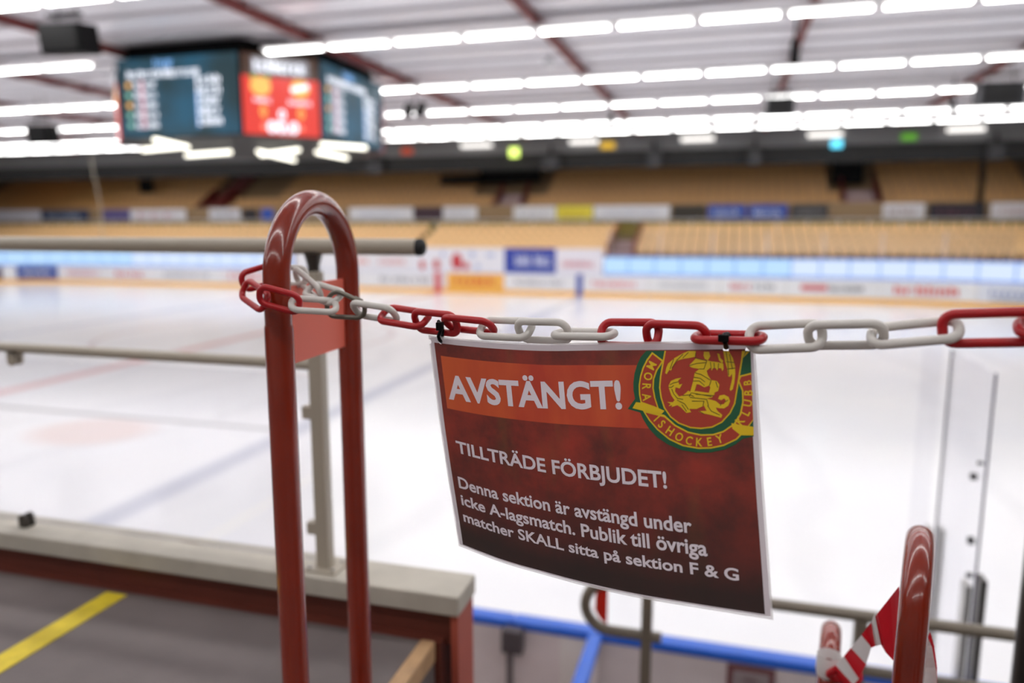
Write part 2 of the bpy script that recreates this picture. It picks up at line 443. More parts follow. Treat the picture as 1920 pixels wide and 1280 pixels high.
for a, c, nm in ((816, (214, 74, 84), 'red'), (1081, (74, 92, 176), 'blue')):
    xa, xb = Xat(a, 535), Xat(a+11, 535)
    o = MB().slab([fpt(xa, 0, -.04), fpt(xb, 0, -.04), fpt(xb, ZB+.05, -.04), fpt(xa, ZB+.05, -.04)], (0, .02, 0)).build('board_line', col(c))
    tag(o, '%s line marker climbing the far boards' % nm, 'line marker')
# LED perimeter screens
LED = emit('led_screen', (186, 222, 255), 0.62)
LED2 = emit('led_screen_pale', (214, 230, 255), 0.62)
LEDB = emit('led_blue', (92, 150, 255), 0.56)
def led_run(pa, pb, n, label, group):
    xa, xb = Xat(pa, 495), Xat(pb, 495); st = (xb-xa)/n
    for i in range(n):
        a, b = xa+i*st, xa+(i+1)*st
        o = strip(MB(), a+.005, b-.005, Z_LED0+.06, Z_LED1, .12, .02).build('led_module', LEDB)
        tag(o, label, 'led screen', group)
        tag(strip(MB(), a+.035, b-.035, Z_LED0+.13, Z_LED1-.05, .02, .0).build('screen', LED if (i < n*.45) else LED2, o), 'pale blue lit screen')
led_run(-20, 548, 17, 'pale blue lit screen of the strip left of the red hoop', 'pale blue screens left of the red loop')
led_run(1131, 1985, 15, 'pale blue lit screen of the strip right of the white hoardings', 'pale blue screens right of the white hoardings')
# white hoardings between the screens, at the benches
hoard = [(552, 640, (238, 238, 242), None, 'plain white hoarding panel seen through the red loop'),
         (640, 700, (238, 236, 240), (226, 150, 140), 'white hoarding panel with a small red mark behind the rear tube of the red loop'),
         (700, 770, (236, 234, 238), (224, 160, 160), 'white hoarding panel with pink print under the end of the hand rail'),
         (770, 945, (236, 236, 242), (200, 62, 70), 'white hoarding panel with red and blue figures printed along it'),
         (945, 1042, (60, 78, 170), (222, 226, 244), 'blue hoarding panel with two blocks of white lettering'),
         (1042, 1130, (236, 232, 238), (214, 128, 140), 'white hoarding panel with pink lettering beside the lit screens')]
for a, b, bg, fg, lb in hoard:
    xa, xb = Xat(a, 490), Xat(b, 490)
    e = empty('hoarding_panel', fpt((xa+xb)/2, Z_LED0+.05), lb, 'hoarding', 'hoardings between the lit screens')
    zt = Z_LED1+.38 if a >= 640 else Z_LED1+.1
    strip(MB(), xa, xb, Z_LED0+.05, zt, .05, .05).build('panel', col(bg, .3), e)
    if fg is None: continue
    w = xb-xa
    if 'figures' in lb:
        for (px0, px1, py0, py1, k) in ((846, 866, 474, 506, 0), (866, 880, 492, 505, 0), (812, 824, 486, 505, 0), (786, 796, 488, 505, 0), (826, 834, 470, 482, 1), (880, 890, 470, 484, 1), (910, 928, 474, 482, 1), (890, 900, 494, 506, 1)):
            p, q = atY(px0, py1, YF), atY(px1, py0, YF); c_ = (p+q)/2; rx, rz = (q.x-p.x)/2, (q.z-p.z)/2
            MB().slab([Vector((c_.x+rx*math.cos(t), YF+.03, c_.z+rz*math.sin(t))) for t in [i*PI/5 for i in range(10)]], (0, .01, 0)).build('red_print' if k == 0 else 'blue_print', col(fg) if k == 0 else col((190, 200, 226)), e)
        continue
    if 'two blocks' in lb:
        for f0, f1 in ((.22, .52), (.60, .92)):
            scribble('lettering', 4, fpt(xa+w*f0, Z_LED0+.42, .035), (1, 0, 0), (0, 0, 1), w*(f1-f0), .56, col(fg), e)
    else:
        scribble('lettering', 6, fpt(xa+w*.15, Z_LED0+.4, .035), (1, 0, 0), (0, 0, 1), w*.7, .3, col(fg), e)

# ---------------------------------------------------------------- far stand, lower tier
rows_lo = [(38.9+.8*i, ZC-1.72+.26*i) for i in range(5)]        # row (Y, floor height)
st = MB()
for Y, z in rows_lo: st.box((X0+.2, Y-.35, -.12), (X1-.2, Y+.45, z))
st.box((X0+.2, 42.55, -.12), (X1-.2, 44.3, ZC-.55))
tag(st.build('floor_lower_stand', CONC), kind='structure')
AX0, AX1 = Xat(1150, 450, 40.5), Xat(1197, 450, 40.5)
def seat_mesh(m):
    b = MB()
    b.box((-.22, -.20, .38), (.22, .20, .43), bev=.015)
    vs = [(-.22, .20, .44), (.22, .20, .44), (.22, .27, .84), (-.22, .27, .84)]
    b.slab(vs, (0, .03, 0))
    b.box((-.04, -.02, 0), (.04, .06, .38))
    return b
seat0 = None; nseat = 0
sections = [(AX1+.3, 17.0, 'right of the olive landing'), (AX0-.3, AX0-.3-20.6*.54, 'left of the olive landing')]
ords = ['front', 'second', 'third', 'fourth', 'back']
for si, (xs, xe, where) in enumerate(sections):
    sgn = 1 if xe > xs else -1
    n = int(abs(xe-xs)/.54)
    for ri, (Y, z) in enumerate(rows_lo):
        for k in range(n):
            if nseat >= 300: break
            x = xs + sgn*k*.54
            yy = Y
            if seat0 is None: seat0 = seat_mesh(SEAT_M).build('stadium_seat', SEAT_M); o = seat0
            else: o = seat0.copy(); C.objects.link(o)
            o.location = (x, yy, z); nseat += 1
            tag(o, 'tan seat, %s row of the lower stand, %s' % (ords[ri], where), 'seat', 'tan seats of the %s lower row %s' % (ords[ri], where))
rest = MB()
portals = []
proto = seat_mesh(SEAT_M)
def put(mb, x, y, z, mi=0):
    o = len(mb.v); d = Vector((x, y, z))
    # light version: pan and back only
    mb.box((x-.23, y-.18, z+.36), (x+.23, y+.2, z+.43), mi=mi); mb.slab([(x-.23, y+.2, z+.42), (x+.23, y+.2, z+.42), (x+.23, y+.27, z+.84), (x-.23, y+.27, z+.84)], (0, .03, 0), mi)
for Y, z in rows_lo:
    x = AX0-.3-20*.54-.54*(1 if True else 0)
    while x > -56: put(rest, x, Y, z, 1); x -= .54
# olive landing and steps in the lower stand
e = empty('stair_flight', ((AX0+AX1)/2, 40, ZC-1.5), 'short pale pink stair flight with an olive landing in the far lower stand', 'stairs', 'aisle stairs of the far stand')
for i, (Y, z) in enumerate(rows_lo[:4]): box_obj('step', (AX0+.1, Y-.40, z), (AX1-.1, Y+.44, z+.16), STEP_PINK, e)
box_obj('landing_board', (AX0, 42.2, ZC-.62), (AX1, 42.35, ZC+.14), col((132, 118, 44)), e)
for x in (AX0, AX1): MB().tube([(x, 38.6, ZC-.95), (x, 42.2, ZC+.15)], .09, 8).tube([(x, 38.6, ZC-1.7), (x, 38.6, ZC-.95)], .07, 8).build('side_rail', col((150, 80, 52)), e)
# olive strip, white walkway railing
tag(box_obj('trim_1', (X0+.2, 43.3, ZC-.55), (X1-.2, 43.45, ZC+.32), col((128, 116, 60))), kind='structure')
e = empty('walkway_railing', (-10, 42.75, ZC-.55), 'long white railing along the walkway above the lower stand', 'railing')
MB().tube([(-52, 42.75, ZC+.40), (16, 42.75, ZC+.40)], .03, 8).build('top_rail', WHITE_STEEL, e)
x = -51.5
while x < 16: MB().tube([(x, 42.75, ZC-.55), (x, 42.75, ZC+.40)], .028, 6).build('post', WHITE_STEEL, e); x += 1.5
# ---------------------------------------------------------------- far stand, upper tier
rows_up = [(44.4+.8*i, ZC+.62+.48*i) for i in range(10)]
up = MB()
for Y, z in rows_up: up.box((X0+.2, Y-.4, -.12), (X1-.2, Y+.4, z))
tag(up.build('floor_upper_stand', CONC), kind='structure')
tag(box_obj('wall_upper_stand', (X0+.2, 43.75, ZC-.55), (X1-.2, 43.95, ZC+1.3), CONC), kind='structure')
aisles = [(948, 415, 'between the white banners', True), (1615, 428, 'below the cyan exit light', True), (385, 405, 'left of the red loop', False)]
gaps = []
for px, py, where, pink in aisles:
    x = atY(px, py, 44).x; gaps.append(x)
    e = empty('stair_flight', (x, 44, ZC+.4), ('pale pink' if pink else 'dark') + ' stairs with dark red side rails, ' + where, 'stairs', 'aisle stairs of the far stand')
    for i, (Y, z) in enumerate(rows_up[:(3 if pink else 7)]):
        for h in (0, 1): box_obj('step', (x-.75, Y-.42+.4*h, z-.05), (x+.75, Y-.02+.4*h, z+.18+.22*h), STEP_PINK if pink else DARKRED, e)
    for s in (-1, 1):
        MB().slab([(x+s*.85-.05, 44.0, ZC+.5), (x+s*.85-.05, 46.5, ZC+2.0), (x+s*.85-.05, 46.5, ZC+2.8), (x+s*.85-.05, 44.0, ZC+1.3)], (.10, 0, 0)).build('side_rail', DARKRED, e)
PORT = [(atY(a, 340, 46.6).x, atY(b, 340, 46.6).x) for a, b in ((900, 1012), (1560, 1622), (430, 520))]
for Y, z in rows_up:
    x = -56.0
    while x < 15:
        if all(abs(x-g) > 1.15 for g in gaps) and not (Y > 45.9 and any(a-.5 < x < b+.8 for a, b in PORT)): put(rest, x, Y, z)
        x += .54
o = rest.build('stadium_seats', [SEAT_M2, SEAT_M]); tag(o, 'brown and tan seats filling the upper stand and the far left of the lower stand', 'seats', kind='stuff')
# dark stair portals at the top of the aisles
for (a, b, y0, y1, lb) in ((900, 1012, 290, 343, 'dark entrance box at the top of the stairs under the yellow-green exit light'),
                           (1560, 1622, 282, 345, 'dark entrance box at the top of the stairs under the cyan exit light'),
                           (430, 520, 300, 330, 'dark entrance box at the top of the left stairs behind the scoreboard lamps')):
    Yp = 46.6
    p, q = atY(a, y1, Yp), atY(b, y0, Yp)
    e = empty('entrance_box', (((p.x+q.x)/2), Yp, p.z), lb, 'entrance', 'entrances of the upper stand')
    box_obj('opening', (p.x, Yp, p.z), (q.x, Yp+.35, q.z+.4), BLACK, e)
    box_obj('lintel', (p.x-.15, Yp-.08, q.z-.35), (q.x+.5, Yp-.01, q.z+.05), col((40, 38, 40)), e)
    w = (q.x-p.x)
    scribble('lettering', 3, (p.x+w*.25, Yp-.10, q.z-.30), (1, 0, 0), (0, 0, 1), w*.3, .3, col((196, 176, 90)), e)
    scribble('lettering', 4, (p.x+w*.62, Yp-.10, q.z-.30), (1, 0, 0), (0, 0, 1), w*.34, .3, col((170, 170, 170)), e)
for (a, b, y0, y1, lb) in ((826, 900, 328, 346, 'low black barrier left of the dark entrance box'), (1832, 1850, 300, 380, 'thin dark mast standing in the upper stand at right'), (262, 285, 335, 362, 'dark folded shape among the upper seats behind the scoreboard')):
    yb = 43.66 if 'mast' in lb else 46.2
    p, q = atY(a, y1, yb), atY(b, y0, yb)
    tag(box_obj('dark_mast' if 'mast' in lb else 'dark_barrier', (p.x, yb, p.z), (q.x, yb+.08, q.z), BLACK), lb, 'mast' if 'mast' in lb else 'barrier')
p, q = atY(168, 288, 38.3), atY(187, 378, 38.3)
e = empty('thin_pole', (q.x, 38.3, q.z), 'thin pale pole leaning in front of the upper seats at far left', 'pole')
MB().tube([(q.x, 38.3, -.12), (q.x, 38.3, q.z), p], .035, 8).build('pole', col((176, 168, 150)), e)
# banners along the front of the upper tier
ban = [(-30, 75, (222, 222, 232), 'white banner at the far left under the upper seats', 0, None), (78, 165, (44, 58, 90), 'dark blue banner with pale lettering', 7, (170, 180, 200)),
       (193, 244, (96, 88, 140), 'purple banner left of a long white one', 0, None), (244, 348, (226, 224, 228), 'white banner with a pink mark at its end', 3, (206, 160, 170)),
       (392, 450, (222, 222, 228), 'small white banner with grey lettering, left of the red loop', 6, (150, 150, 160)), (455, 482, (40, 36, 40), 'small black banner left of the red loop', 0, None),
       (490, 512, (44, 84, 180), 'small blue banner touching the red loop', 0, None),
       (655, 775, (228, 228, 232), 'white banner right of the red loop', 9, (206, 210, 226)), (775, 830, (60, 36, 48), 'dark maroon banner between two white ones', 0, None),
       (830, 895, (226, 226, 230), 'short white banner left of the pink stairs', 7, (206, 206, 214)),
       (962, 1043, (230, 230, 232), 'white banner between the pink stairs and the yellow banner', 4, (196, 196, 206)), (1043, 1112, (238, 222, 70), 'bright yellow banner between two white banners', 6, (206, 176, 50)),
       (1112, 1257, (230, 230, 234), 'long white banner right of the yellow one', 12, (200, 202, 214)), (1259, 1324, (52, 46, 34), 'blackish olive banner between white and blue ones', 0, None),
       (1326, 1400, (36, 74, 168), 'blue banner with white lettering, left of the pair', 8, (206, 216, 240)), (1402, 1478, (36, 74, 168), 'blue banner with white lettering, right of the pair', 8, (206, 216, 240)),
       (1481, 1555, (58, 56, 56), 'dark grey banner left of the right-hand stairs', 8, (120, 118, 118)), (1653, 1736, (222, 220, 222), 'white banner with a red mark right of the right-hand stairs', 5, (170, 150, 150)),
       (1739, 1850, (40, 38, 44), 'black banner with maroon print at right', 5, (100, 60, 74)), (1855, 1990, (222, 218, 220), 'white banner with pinkish lettering at the right edge', 7, (206, 180, 180))]
for a, b, bg, lb, n, fg in ban:
    p, q = atY(a, 413, 43.6), atY(b, 385, 43.6)
    z0, z1 = ZC+.37, ZC+1.20
    e = empty('banner', ((p.x+q.x)/2, 43.6, z0), lb, 'banner', 'banners along the upper stand')
    box_obj('cloth', (p.x+.03, 43.6, z0), (q.x-.03, 43.63, z1), col(bg), e)
    if n: scribble('lettering', n, (p.x+(q.x-p.x)*.15, 43.58, z0+.25), (1, 0, 0), (0, 0, 1), (q.x-p.x)*.7, .36, col(fg), e)
# signs and lamps on the bulkhead
def bsign(name, a, b, y0, y1, m, lb, cat, Y=40.2):
    p, q = atY(a, y1, Y), atY(b, y0, Y)
    tag(box_obj(name, (p.x, Y, p.z), (q.x, Y+.12, q.z), m, bev=.01), lb, cat)
bsign('exit_light', 955, 972, 277, 294, emit('exit_yellow', (226, 255, 120), 1.36), 'glowing yellow-green exit light on the bulkhead', 'exit light')
bsign('exit_light', 1558, 1580, 262, 277, emit('exit_cyan', (96, 220, 255), 1.12), 'glowing cyan exit light on the bulkhead', 'exit light')
bsign('section_sign', 752, 773, 277, 289, col((226, 84, 40)), 'orange-red sign on the bulkhead right of the scoreboard', 'sign')
bsign('section_sign', 1126, 1152, 266, 279, emit('yellow_sign', (236, 186, 30), .6), 'yellow sign on the bulkhead', 'sign')
bsign('section_sign', 1690, 1720, 250, 263, emit('green_sign', (96, 176, 30), .5), 'green sign on the bulkhead at right', 'sign')
for i, (a, b, y0, y1) in enumerate(((688, 716, 300, 326), (1016, 1048, 290, 318), (1212, 1240, 282, 314), (1402, 1428, 280, 310), (1850, 1886, 268, 300))):
    p, q = atY(a, y1, 40.0), atY(b, y0, 40.0)
    e = empty('bulkhead_speaker', ((p.x+q.x)/2, 40.2, p.z), ['dark loudspeaker under the bulkhead right of the scoreboard', 'dark loudspeaker right of the yellow-green exit light', 'dark loudspeaker under the bulkhead right of the yellow sign',
              'dark loudspeaker left of the cyan exit light', 'dark loudspeaker under the bulkhead at the far right'][i], 'loudspeaker', 'loudspeakers under the bulkhead')
    box_obj('cabinet', (p.x, 39.9, p.z), (q.x, 40.3, q.z), col((44, 44, 46)), e, bev=.03)
    box_obj('bracket', ((p.x+q.x)/2-.05, 40.05, q.z), ((p.x+q.x)/2+.05, 40.15, q.z+.5), BLACK, e)
p, q = atY(-6, 320, 43.0), atY(28, 300, 43.0)
tag(box_obj('lit_window', (p.x, 43.0, p.z), (q.x, 43.1, q.z), emit('warm_window', (255, 190, 110), .9)), 'warm orange lit window at the far left under the bulkhead', 'window')
# glass above the far boards, right of the benches
for i in range(7):
    xa = Xat(1131, 495)+.3 + i*2.45
    e = empty('rink_glass_pane', fpt(xa+1.2, Z_LED1, .1), 'clear protective pane above the lit screens on the far boards at right', 'glass pane', 'clear panes above the far lit screens')
    strip(MB(), xa+.05, xa+2.4, Z_LED1, Z_LED1+1.2, .012, .1).build('pane', GLASS, e)
    box_obj('pane_post', (xa-.02, rinkY(xa)+.08, Z_LED1), (xa+.02, rinkY(xa)+.12, Z_LED1+1.2), col((214, 214, 228)), e)

# ================================================================ SCOREBOARD
SX, SY, HB, HL = -14.32, 20.9, 3.4, 1.95
z0, z1 = ZC+2.40, ZC+4.50
octo = [(-HL, -HB), (HL, -HB), (HB, -HL), (HB, HL), (HL, HB), (-HL, HB), (-HB, HL), (-HB, -HL)]
sb = empty('scoreboard', (SX, SY, z0), 'eight-sided hanging scoreboard cube with teal and red lit screens', 'scoreboard')
body = MB(); pts = [Vector((SX+x*.985, SY+y*.985, z0)) for x, y in octo]; body.slab(pts, (0, 0, z1-z0)).build('housing', BLACK, sb)
def sb_screen():
    m = bpy.data.materials.new('teal_screen'); m.use_nodes = True; nt = m.node_tree; b = nt.nodes['Principled BSDF']; N = nt.nodes.new; L = nt.links
    tc = N('ShaderNodeTexCoord'); n = N('ShaderNodeTexNoise'); n.inputs['Scale'].default_value = .9; n.inputs['Detail'].default_value = 2
    L.new(tc.outputs['Object'], n.inputs['Vector'])
    r = N('ShaderNodeValToRGB'); r.color_ramp.elements[0].position = .35; r.color_ramp.elements[0].color = srgb(30, 58, 66)
    r.color_ramp.elements[1].position = .7; r.color_ramp.elements[1].color = srgb(30, 88, 116)
    L.new(n.outputs['Fac'], r.inputs[0]); L.new(r.outputs[0], b.inputs['Emission Color']); b.inputs['Emission Strength'].default_value = .62
    b.inputs['Base Color'].default_value = (.01, .01, .01, 1); return m
TEAL = sb_screen(); REDS = emit('red_screen', (236, 58, 44), 0.62); WSC = emit('white_pixels', (240, 243, 255), 1.05)
ORS = emit('orange_pixels', (255, 190, 96), 0.74); GRS = emit('mint_pixels', (150, 220, 200), 0.62); DARKS = emit('brown_pixels', (70, 44, 30), .6)
PKS = emit('pink_pixels', (255, 190, 205), 0.62); GYS = emit('grey_pixels', (150, 150, 158), 0.62); BLS = emit('blue_pixels', (140, 190, 255), 0.74); GR2 = emit('green_pixels', (120, 190, 90), 0.62)
def face(i):
    a, b = octo[i], octo[(i+1) % 8]
    A = Vector((SX+a[0], SY+a[1], z0)); B = Vector((SX+b[0], SY+b[1], z0))
    ux = (B-A); w = ux.length; ux.normalize(); nrm = Vector((ux.y, -ux.x, 0)); return A, ux, w, nrm
H = z1-z0; UZ = Vector((0, 0, 1))
def rect(A, ux, nrm, u0, u1, v0, v1, w, off, m, name, par, rnd=False):
    P = lambda u, v: A + ux*(u*w) + UZ*(v*H) + nrm*off
    return MB().slab([P(u0, v0), P(u1, v0), P(u1, v1), P(u0, v1)], -nrm*.01).build(name, m, par)
def disc(A, ux, nrm, u, v, ru, rv, w, off, m, name, par, n=14):
    P = lambda a, b: A + ux*(a*w) + UZ*(b*H) + nrm*off
    return MB().slab([P(u+ru*math.cos(2*PI*k/n), v+rv*math.sin(2*PI*k/n)) for k in range(n)], -nrm*.01).build(name, m, par)
for i in range(8):
    A, ux, w, nr = face(i)
    if i % 2 == 0:
        s = rect(A, ux, nr, .012, .988, .01, .99, w, .03, TEAL, 'table_screen', sb)
        if i in (4, 6): continue
        fl = (i == 0)
        rect(A, ux, nr, .10, .60, .74, .84, w, .05, WSC, 'heading', s) if False else None
        P = lambda u, v: A + ux*(u*w) + UZ*(v*H) + nr*.05
        scribble('heading', 18, P(.10, .745), ux, UZ, w*.60, H*.10, WSC, s)
        scribble('title', 5, P(.33, .86), ux, UZ, w*.16, H*.11, BLS, s)
        for k in range(5):
            v = .665-.125*k
            disc(A, ux, nr, .10, v, .020, .035, w, .05, ORS if k in (0, 2) else GRS, 'club_badge', s, 10)
            scribble('club_name', 7, P(.15, v-.04), ux, UZ, w*.19, H*.075, WSC, s)
            scribble('points', 4, P(.66, v-.03), ux, UZ, w*.20, H*.10, WSC, s)
        rect(A, ux, nr, .205, .225, .12, .72, w, .055, PKS, 'pink_bar', s)
        rect(A, ux, nr, .655, .665, .10, .55, w, .052, BLS, 'blue_bar', s)
    else:
        s = rect(A, ux, nr, .012, .988, .01, .72, w, .03, REDS, 'match_screen', sb)
        rect(A, ux, nr, .012, .988, .72, .99, w, .028, DARKS, 'dark_strip', sb)
        if i in (3, 5): continue
        P = lambda u, v: A + ux*(u*w) + UZ*(v*H) + nr*.06
        g = rect(A, ux, nr, .14, .86, .755, .945, w, .05, GYS, 'ad_plate', s)
        scribble('lettering', 8, P(.17, .78), ux, UZ, w*.64, H*.13, WSC, g)
        disc(A, ux, nr, .24, .60, .13, .12, w, .05, ORS, 'home_badge', s)
        rect(A, ux, nr, .12, .17, .68, .73, w, .055, GR2, 'badge_corner', s); rect(A, ux, nr, .31, .36, .68, .73, w, .055, GR2, 'badge_corner', s)
        hx = disc(A, ux, nr, .74, .60, .13, .125, w, .05, ORS, 'guest_badge', s, 6)
        MB().slab([P(.625, .55), P(.85, .61), P(.85, .67), P(.625, .61)], -nr*.01).build('white_sash', WSC, hx)
        scribble('home_name', 7, P(.15, .405), ux, UZ, w*.22, H*.06, WSC, s); scribble('guest_name', 9, P(.58, .40), ux, UZ, w*.30, H*.06, WSC, s)
        for u in (.26, .74):
            text_obj('score', '0', P(u-.04, .22), ux, UZ, w*.08, H*.15, ORS, s, .03)
            disc(A, ux, nr, u, .11, .035, .04, w, .05, emit('dull_red_pixels', (255, 120, 96), 1.0), 'foul_lamp', s, 10)
        text_obj('period', '0', P(.45, .20), ux, UZ, w*.09, H*.13, WSC, s, .03)
        text_obj('clock', '00.0', P(.30, .035), ux, UZ, w*.40, H*.15, WSC, s, .05)
# black frame from scoreboard up into the roof
hang = MB().slab([Vector((SX+x*.92, SY+y*.92, z1)) for x, y in octo], (0, 0, .38)).build('hanger_frame', BLACK, sb)
for s_ in (-1, 1):
    for t_ in (-1, 1): MB().tube([(SX+s_*1.8, SY+t_*1.8, z1+.2), (SX+s_*1.8, SY+t_*1.8, ZCEIL-.02)], .05, 8).build('hanger_rod', BLACK, sb)
# bar lamps hanging under it
LB = emit('bar_lamp', (255, 250, 232), 2.2)
zl = ZC+2.22
bars = [((290, 262), (352, 276)), ((268, 281), (345, 274)), ((350, 291), (432, 285)), ((484, 284), (552, 300)), ((490, 290), (560, 281)), ((594, 285), (650, 296)), ((602, 271), (686, 277))]
wh = ['first from the left, sloping down', 'low at the left corner', 'under the teal face, longest', 'under the red face, sloping to the right', 'under the red face, sloping up', 'under the right teal face, sloping down', 'highest one under the right teal face']
for (a, b), w_ in zip(bars, wh):
    p, q = atZ(*a, zl), atZ(*b, zl)
    # lamps hang level a little apart in height: keep the real lamp length about two metres
    e = MB().tube([p, q], .055, 10).build('bar_lamp', LB, sb); tag(e, 'glowing bar lamp')
    MB().tube([p+(q-p)*.5, p+(q-p)*.5+Vector((0, 0, z0-zl+.02))], .02, 6).build('hanger', BLACK, e)
# ---------------------------------------------------------------- hanging boxes
def hbox(px, py0, py1, pw, Z, lb, depth=.6, m=None, cat='loudspeaker', rack=True, top=None, tilt=8):
    p = atZ(px, py0, Z); s_ = (p-EYE).dot(FWD)/F
    w_, h_ = pw*s_, (py1-py0)*s_*1.0
    e = empty('hanging_loudspeaker', (p.x, p.y, p.z-h_), lb, cat, 'loudspeakers hung from the roof')
    R = Matrix.Rotation(math.radians(8), 3, 'Z') @ Matrix.Rotation(math.radians(tilt), 3, 'X')
    MB().box((p.x-w_/2, p.y, p.z-h_), (p.x+w_/2, p.y+depth, p.z), rot=R, bev=.03).build('cabinet', m or BLACK, e)
    c_ = Vector((p.x, p.y+depth/2, p.z-h_/2)); n_ = R @ Vector((0, -1, 0))
    MB().box((p.x-w_*.42, p.y-.012, p.z-h_*.92), (p.x+w_*.42, p.y+.01, p.z-h_*.08), rot=R).build('grille', col((10, 10, 11)), e)
    MB().tube([(p.x-w_*.3, p.y+depth/2, p.z-.03), (p.x-w_*.2, p.y+depth/2, ZL+.3)], .02, 6).build('bracket', MID_GREY, e)
    MB().tube([(p.x+w_*.3, p.y+depth/2, p.z-.03), (p.x+w_*.2, p.y+depth/2, ZL+.3)], .02, 6).build('bracket', MID_GREY, e)
    MB().box((p.x-w_*.4, p.y+.1, p.z+h_*.25), (p.x+w_*.4, p.y+.3, p.z+h_*.33)).build('mounting_bar', BLACK, e)
hbox(106, 40, 94, 90, ZL-.20, 'large black loudspeaker hung from the roof at the upper left')
hbox(66, 232, 268, 46, ZL-.75, 'small black loudspeaker hung low at the left edge, below the large one')
hbox(1463, 180, 214, 50, ZL-.42, 'square black loudspeaker hung under the lamp rows above the right-hand stairs', m=col((48, 48, 54)))
hbox(1882, 150, 194, 78, ZL-.40, 'large dark loudspeaker hung from the roof at the right edge', m=col((44, 44, 50)))
def spot(px, py0, py1, pw, lb, twin=False, Z=None):
    p = atZ(px, py0, Z or ZL-.15); s_ = (p-EYE).dot(FWD)/F; h_ = (py1-py0)*s_
    e = empty('roof_projector', (p.x, p.y, p.z-h_), lb, 'spotlight', 'spotlights hung from the roof')
    MB().tube([(p.x, p.y, p.z-h_*.35), (p.x, p.y, ZL+.3)], .025, 6).build('hanger', BLACK, e)
    for d in ((-1, 1) if twin else (0,)):
        x = p.x+d*pw*s_*.32
        MB().tube([(x, p.y+.1, p.z-h_*.2), (x-.04*d, p.y-.15, p.z-h_)], [pw*s_*(.18 if twin else .3), pw*s_*(.24 if twin else .42)], 12).build('lamp_head', BLACK, e)
spot(778, 190, 214, 42, 'pair of black spotlights right of the scoreboard', True, ZL-.35)
spot(1492, 62, 116, 22, 'tall black spotlight between the upper lamp rows', False, ZL-.05)
spot(1147, 206, 236, 14, 'small black spotlight in the middle of the lamp rows', False, ZL-.25)
spot(1788, 178, 210, 14, 'small black spotlight left of the large dark loudspeaker', False, ZL-.3)
p = atZ(1030, 118, ZL-.12); e = empty('globe_lamp', p, 'small white globe under the roof right of the scoreboard', 'lamp')
bm = bmesh.new(); bmesh.ops.create_uvsphere(bm, u_segments=16, v_segments=10, radius=.16)
gb = MB().add([v.co+p for v in bm.verts], [[v.index for v in f.verts] for f in bm.faces], True); bm.free(); gb.build('globe', WHITE_STEEL, e)
MB().tube([p+Vector((0, 0, .15)), (p.x, p.y, ZL+.3)], .02, 6).build('stem', WHITE_STEEL, e)

# ================================================================ NEAR STAND
ZF = ZC-1.02                          # platform floor
pl = MB().box((-9, -6, ZF-.12), (-.66, 1.62, ZF)).box((.40, -6, ZF-.12), (4, 1.0, ZF)).box((-.66, -6, ZF-.12), (.40, .80, ZF))
tag(pl.build('floor_platform', FLOOR_M), 'grey platform floor of the near stand', 'floor', kind='structure')
stp = MB()
for i in range(9):
    z = ZF-.20*(i+1); y = .80+.285*i
    stp.box((-.64, y, z-.20), (.55, y+.30, z))
tag(stp.build('floor_steps', FLOOR_M), 'grey steps going down to the rink', 'steps', kind='structure')
tag(box_obj('floor_rinkside', (-9, 1.9, -.12), (4, 4.0, .12), col((190, 184, 180))), kind='structure')
o = MB().box((-9, 1.60, 0.12), (-.645, 1.72, ZF)); tag(o.build('wall_platform', FASCIA_M), kind='structure')
# yellow line on the floor
a, b = atZ(-8, 1246, ZF+.002), atZ(232, 1108, ZF+.002)
yt = MB().box((-1.645, .35, ZF+.0005), (-1.575, 1.585, ZF+.0025)); tag(yt.build('floor_tape', TAPE_Y), 'worn yellow tape line on the grey platform floor', 'tape')
# pale wooden edging beside the steps
wd = MB().box((-.695, -1.2, ZF-.05), (-.655, 1.60, ZF+.006), bev=.006); tag(wd.build('wooden_edging', WOOD), 'pale wooden edging strip at the end of the platform, beside the steps', 'edging')
# parapet with sill
zs = ZC-.90
pp = empty('parapet', (-3, 1.67, ZF), 'low red parapet with a chipped off-white sill at the edge of the platform', 'parapet', kind='structure')
MB().box((-9, 1.612, zs-.052), (-.600, 1.745, zs), bev=.004).build('sill', SILL_M, pp)
MB().box((-9, 1.635, ZF-.02), (-.625, 1.735, zs-.052)).build('fascia', FASCIA_M, pp)
MB().box((-.625, 1.625, .12), (-.606, 1.740, zs-.052)).build('end_panel', ENDPANEL_M, pp)

# ---------------------------------------------------------------- grey hand railing
YR = 1.672
zr = ZC-.0289*YR; zl2 = ZC-.209*YR
rl = empty('hand_railing', (-1.0, YR, zs), 'grey-beige hand railing with glass infill standing on the off-white sill', 'railing')
xe = atY(783, 461, YR).x
t = MB().tube([(-5, YR, zr), (xe, YR, zr)], .0205, 24).build('top_rail', GREY_PAINT, rl)
prof = [(0, .0212), (.006, .0214), (.013, .0205), (.018, .016), (.021, .009), (.022, .002)]
tag(MB().tube([(xe+d-.001, YR, zr) for d, r in prof], [r for d, r in prof], 24).build('end_cap', BLACK_RUB, t), 'black rubber end cap')
pxp = atY(596, 700, YR).x
MB().tube([(-5, YR, zl2), (pxp-.018, YR, zl2)], .0145, 20).build('lower_rail', GREY_PAINT, rl)
ps = MB().box((pxp-.019, YR-.0165, zs+.003), (pxp+.019, YR+.0165, zr-.062), bev=.003).build('post', GREY_PAINT, rl)
MB().box((pxp-.04, YR-.04, zs), (pxp+.05, YR+.045, zs+.006), bev=.002).build('base_plate', GREY_PAINT, ps)
nk = MB().tube([(pxp, YR, zr-.064), (pxp, YR, zr-.05), (pxp, YR, zr-.035), (pxp, YR, zr-.018)], [.016, .0155, .019, .024], 16).build('rail_saddle', ALU_DARK, ps)
for py in (1064, 1058):
    pass
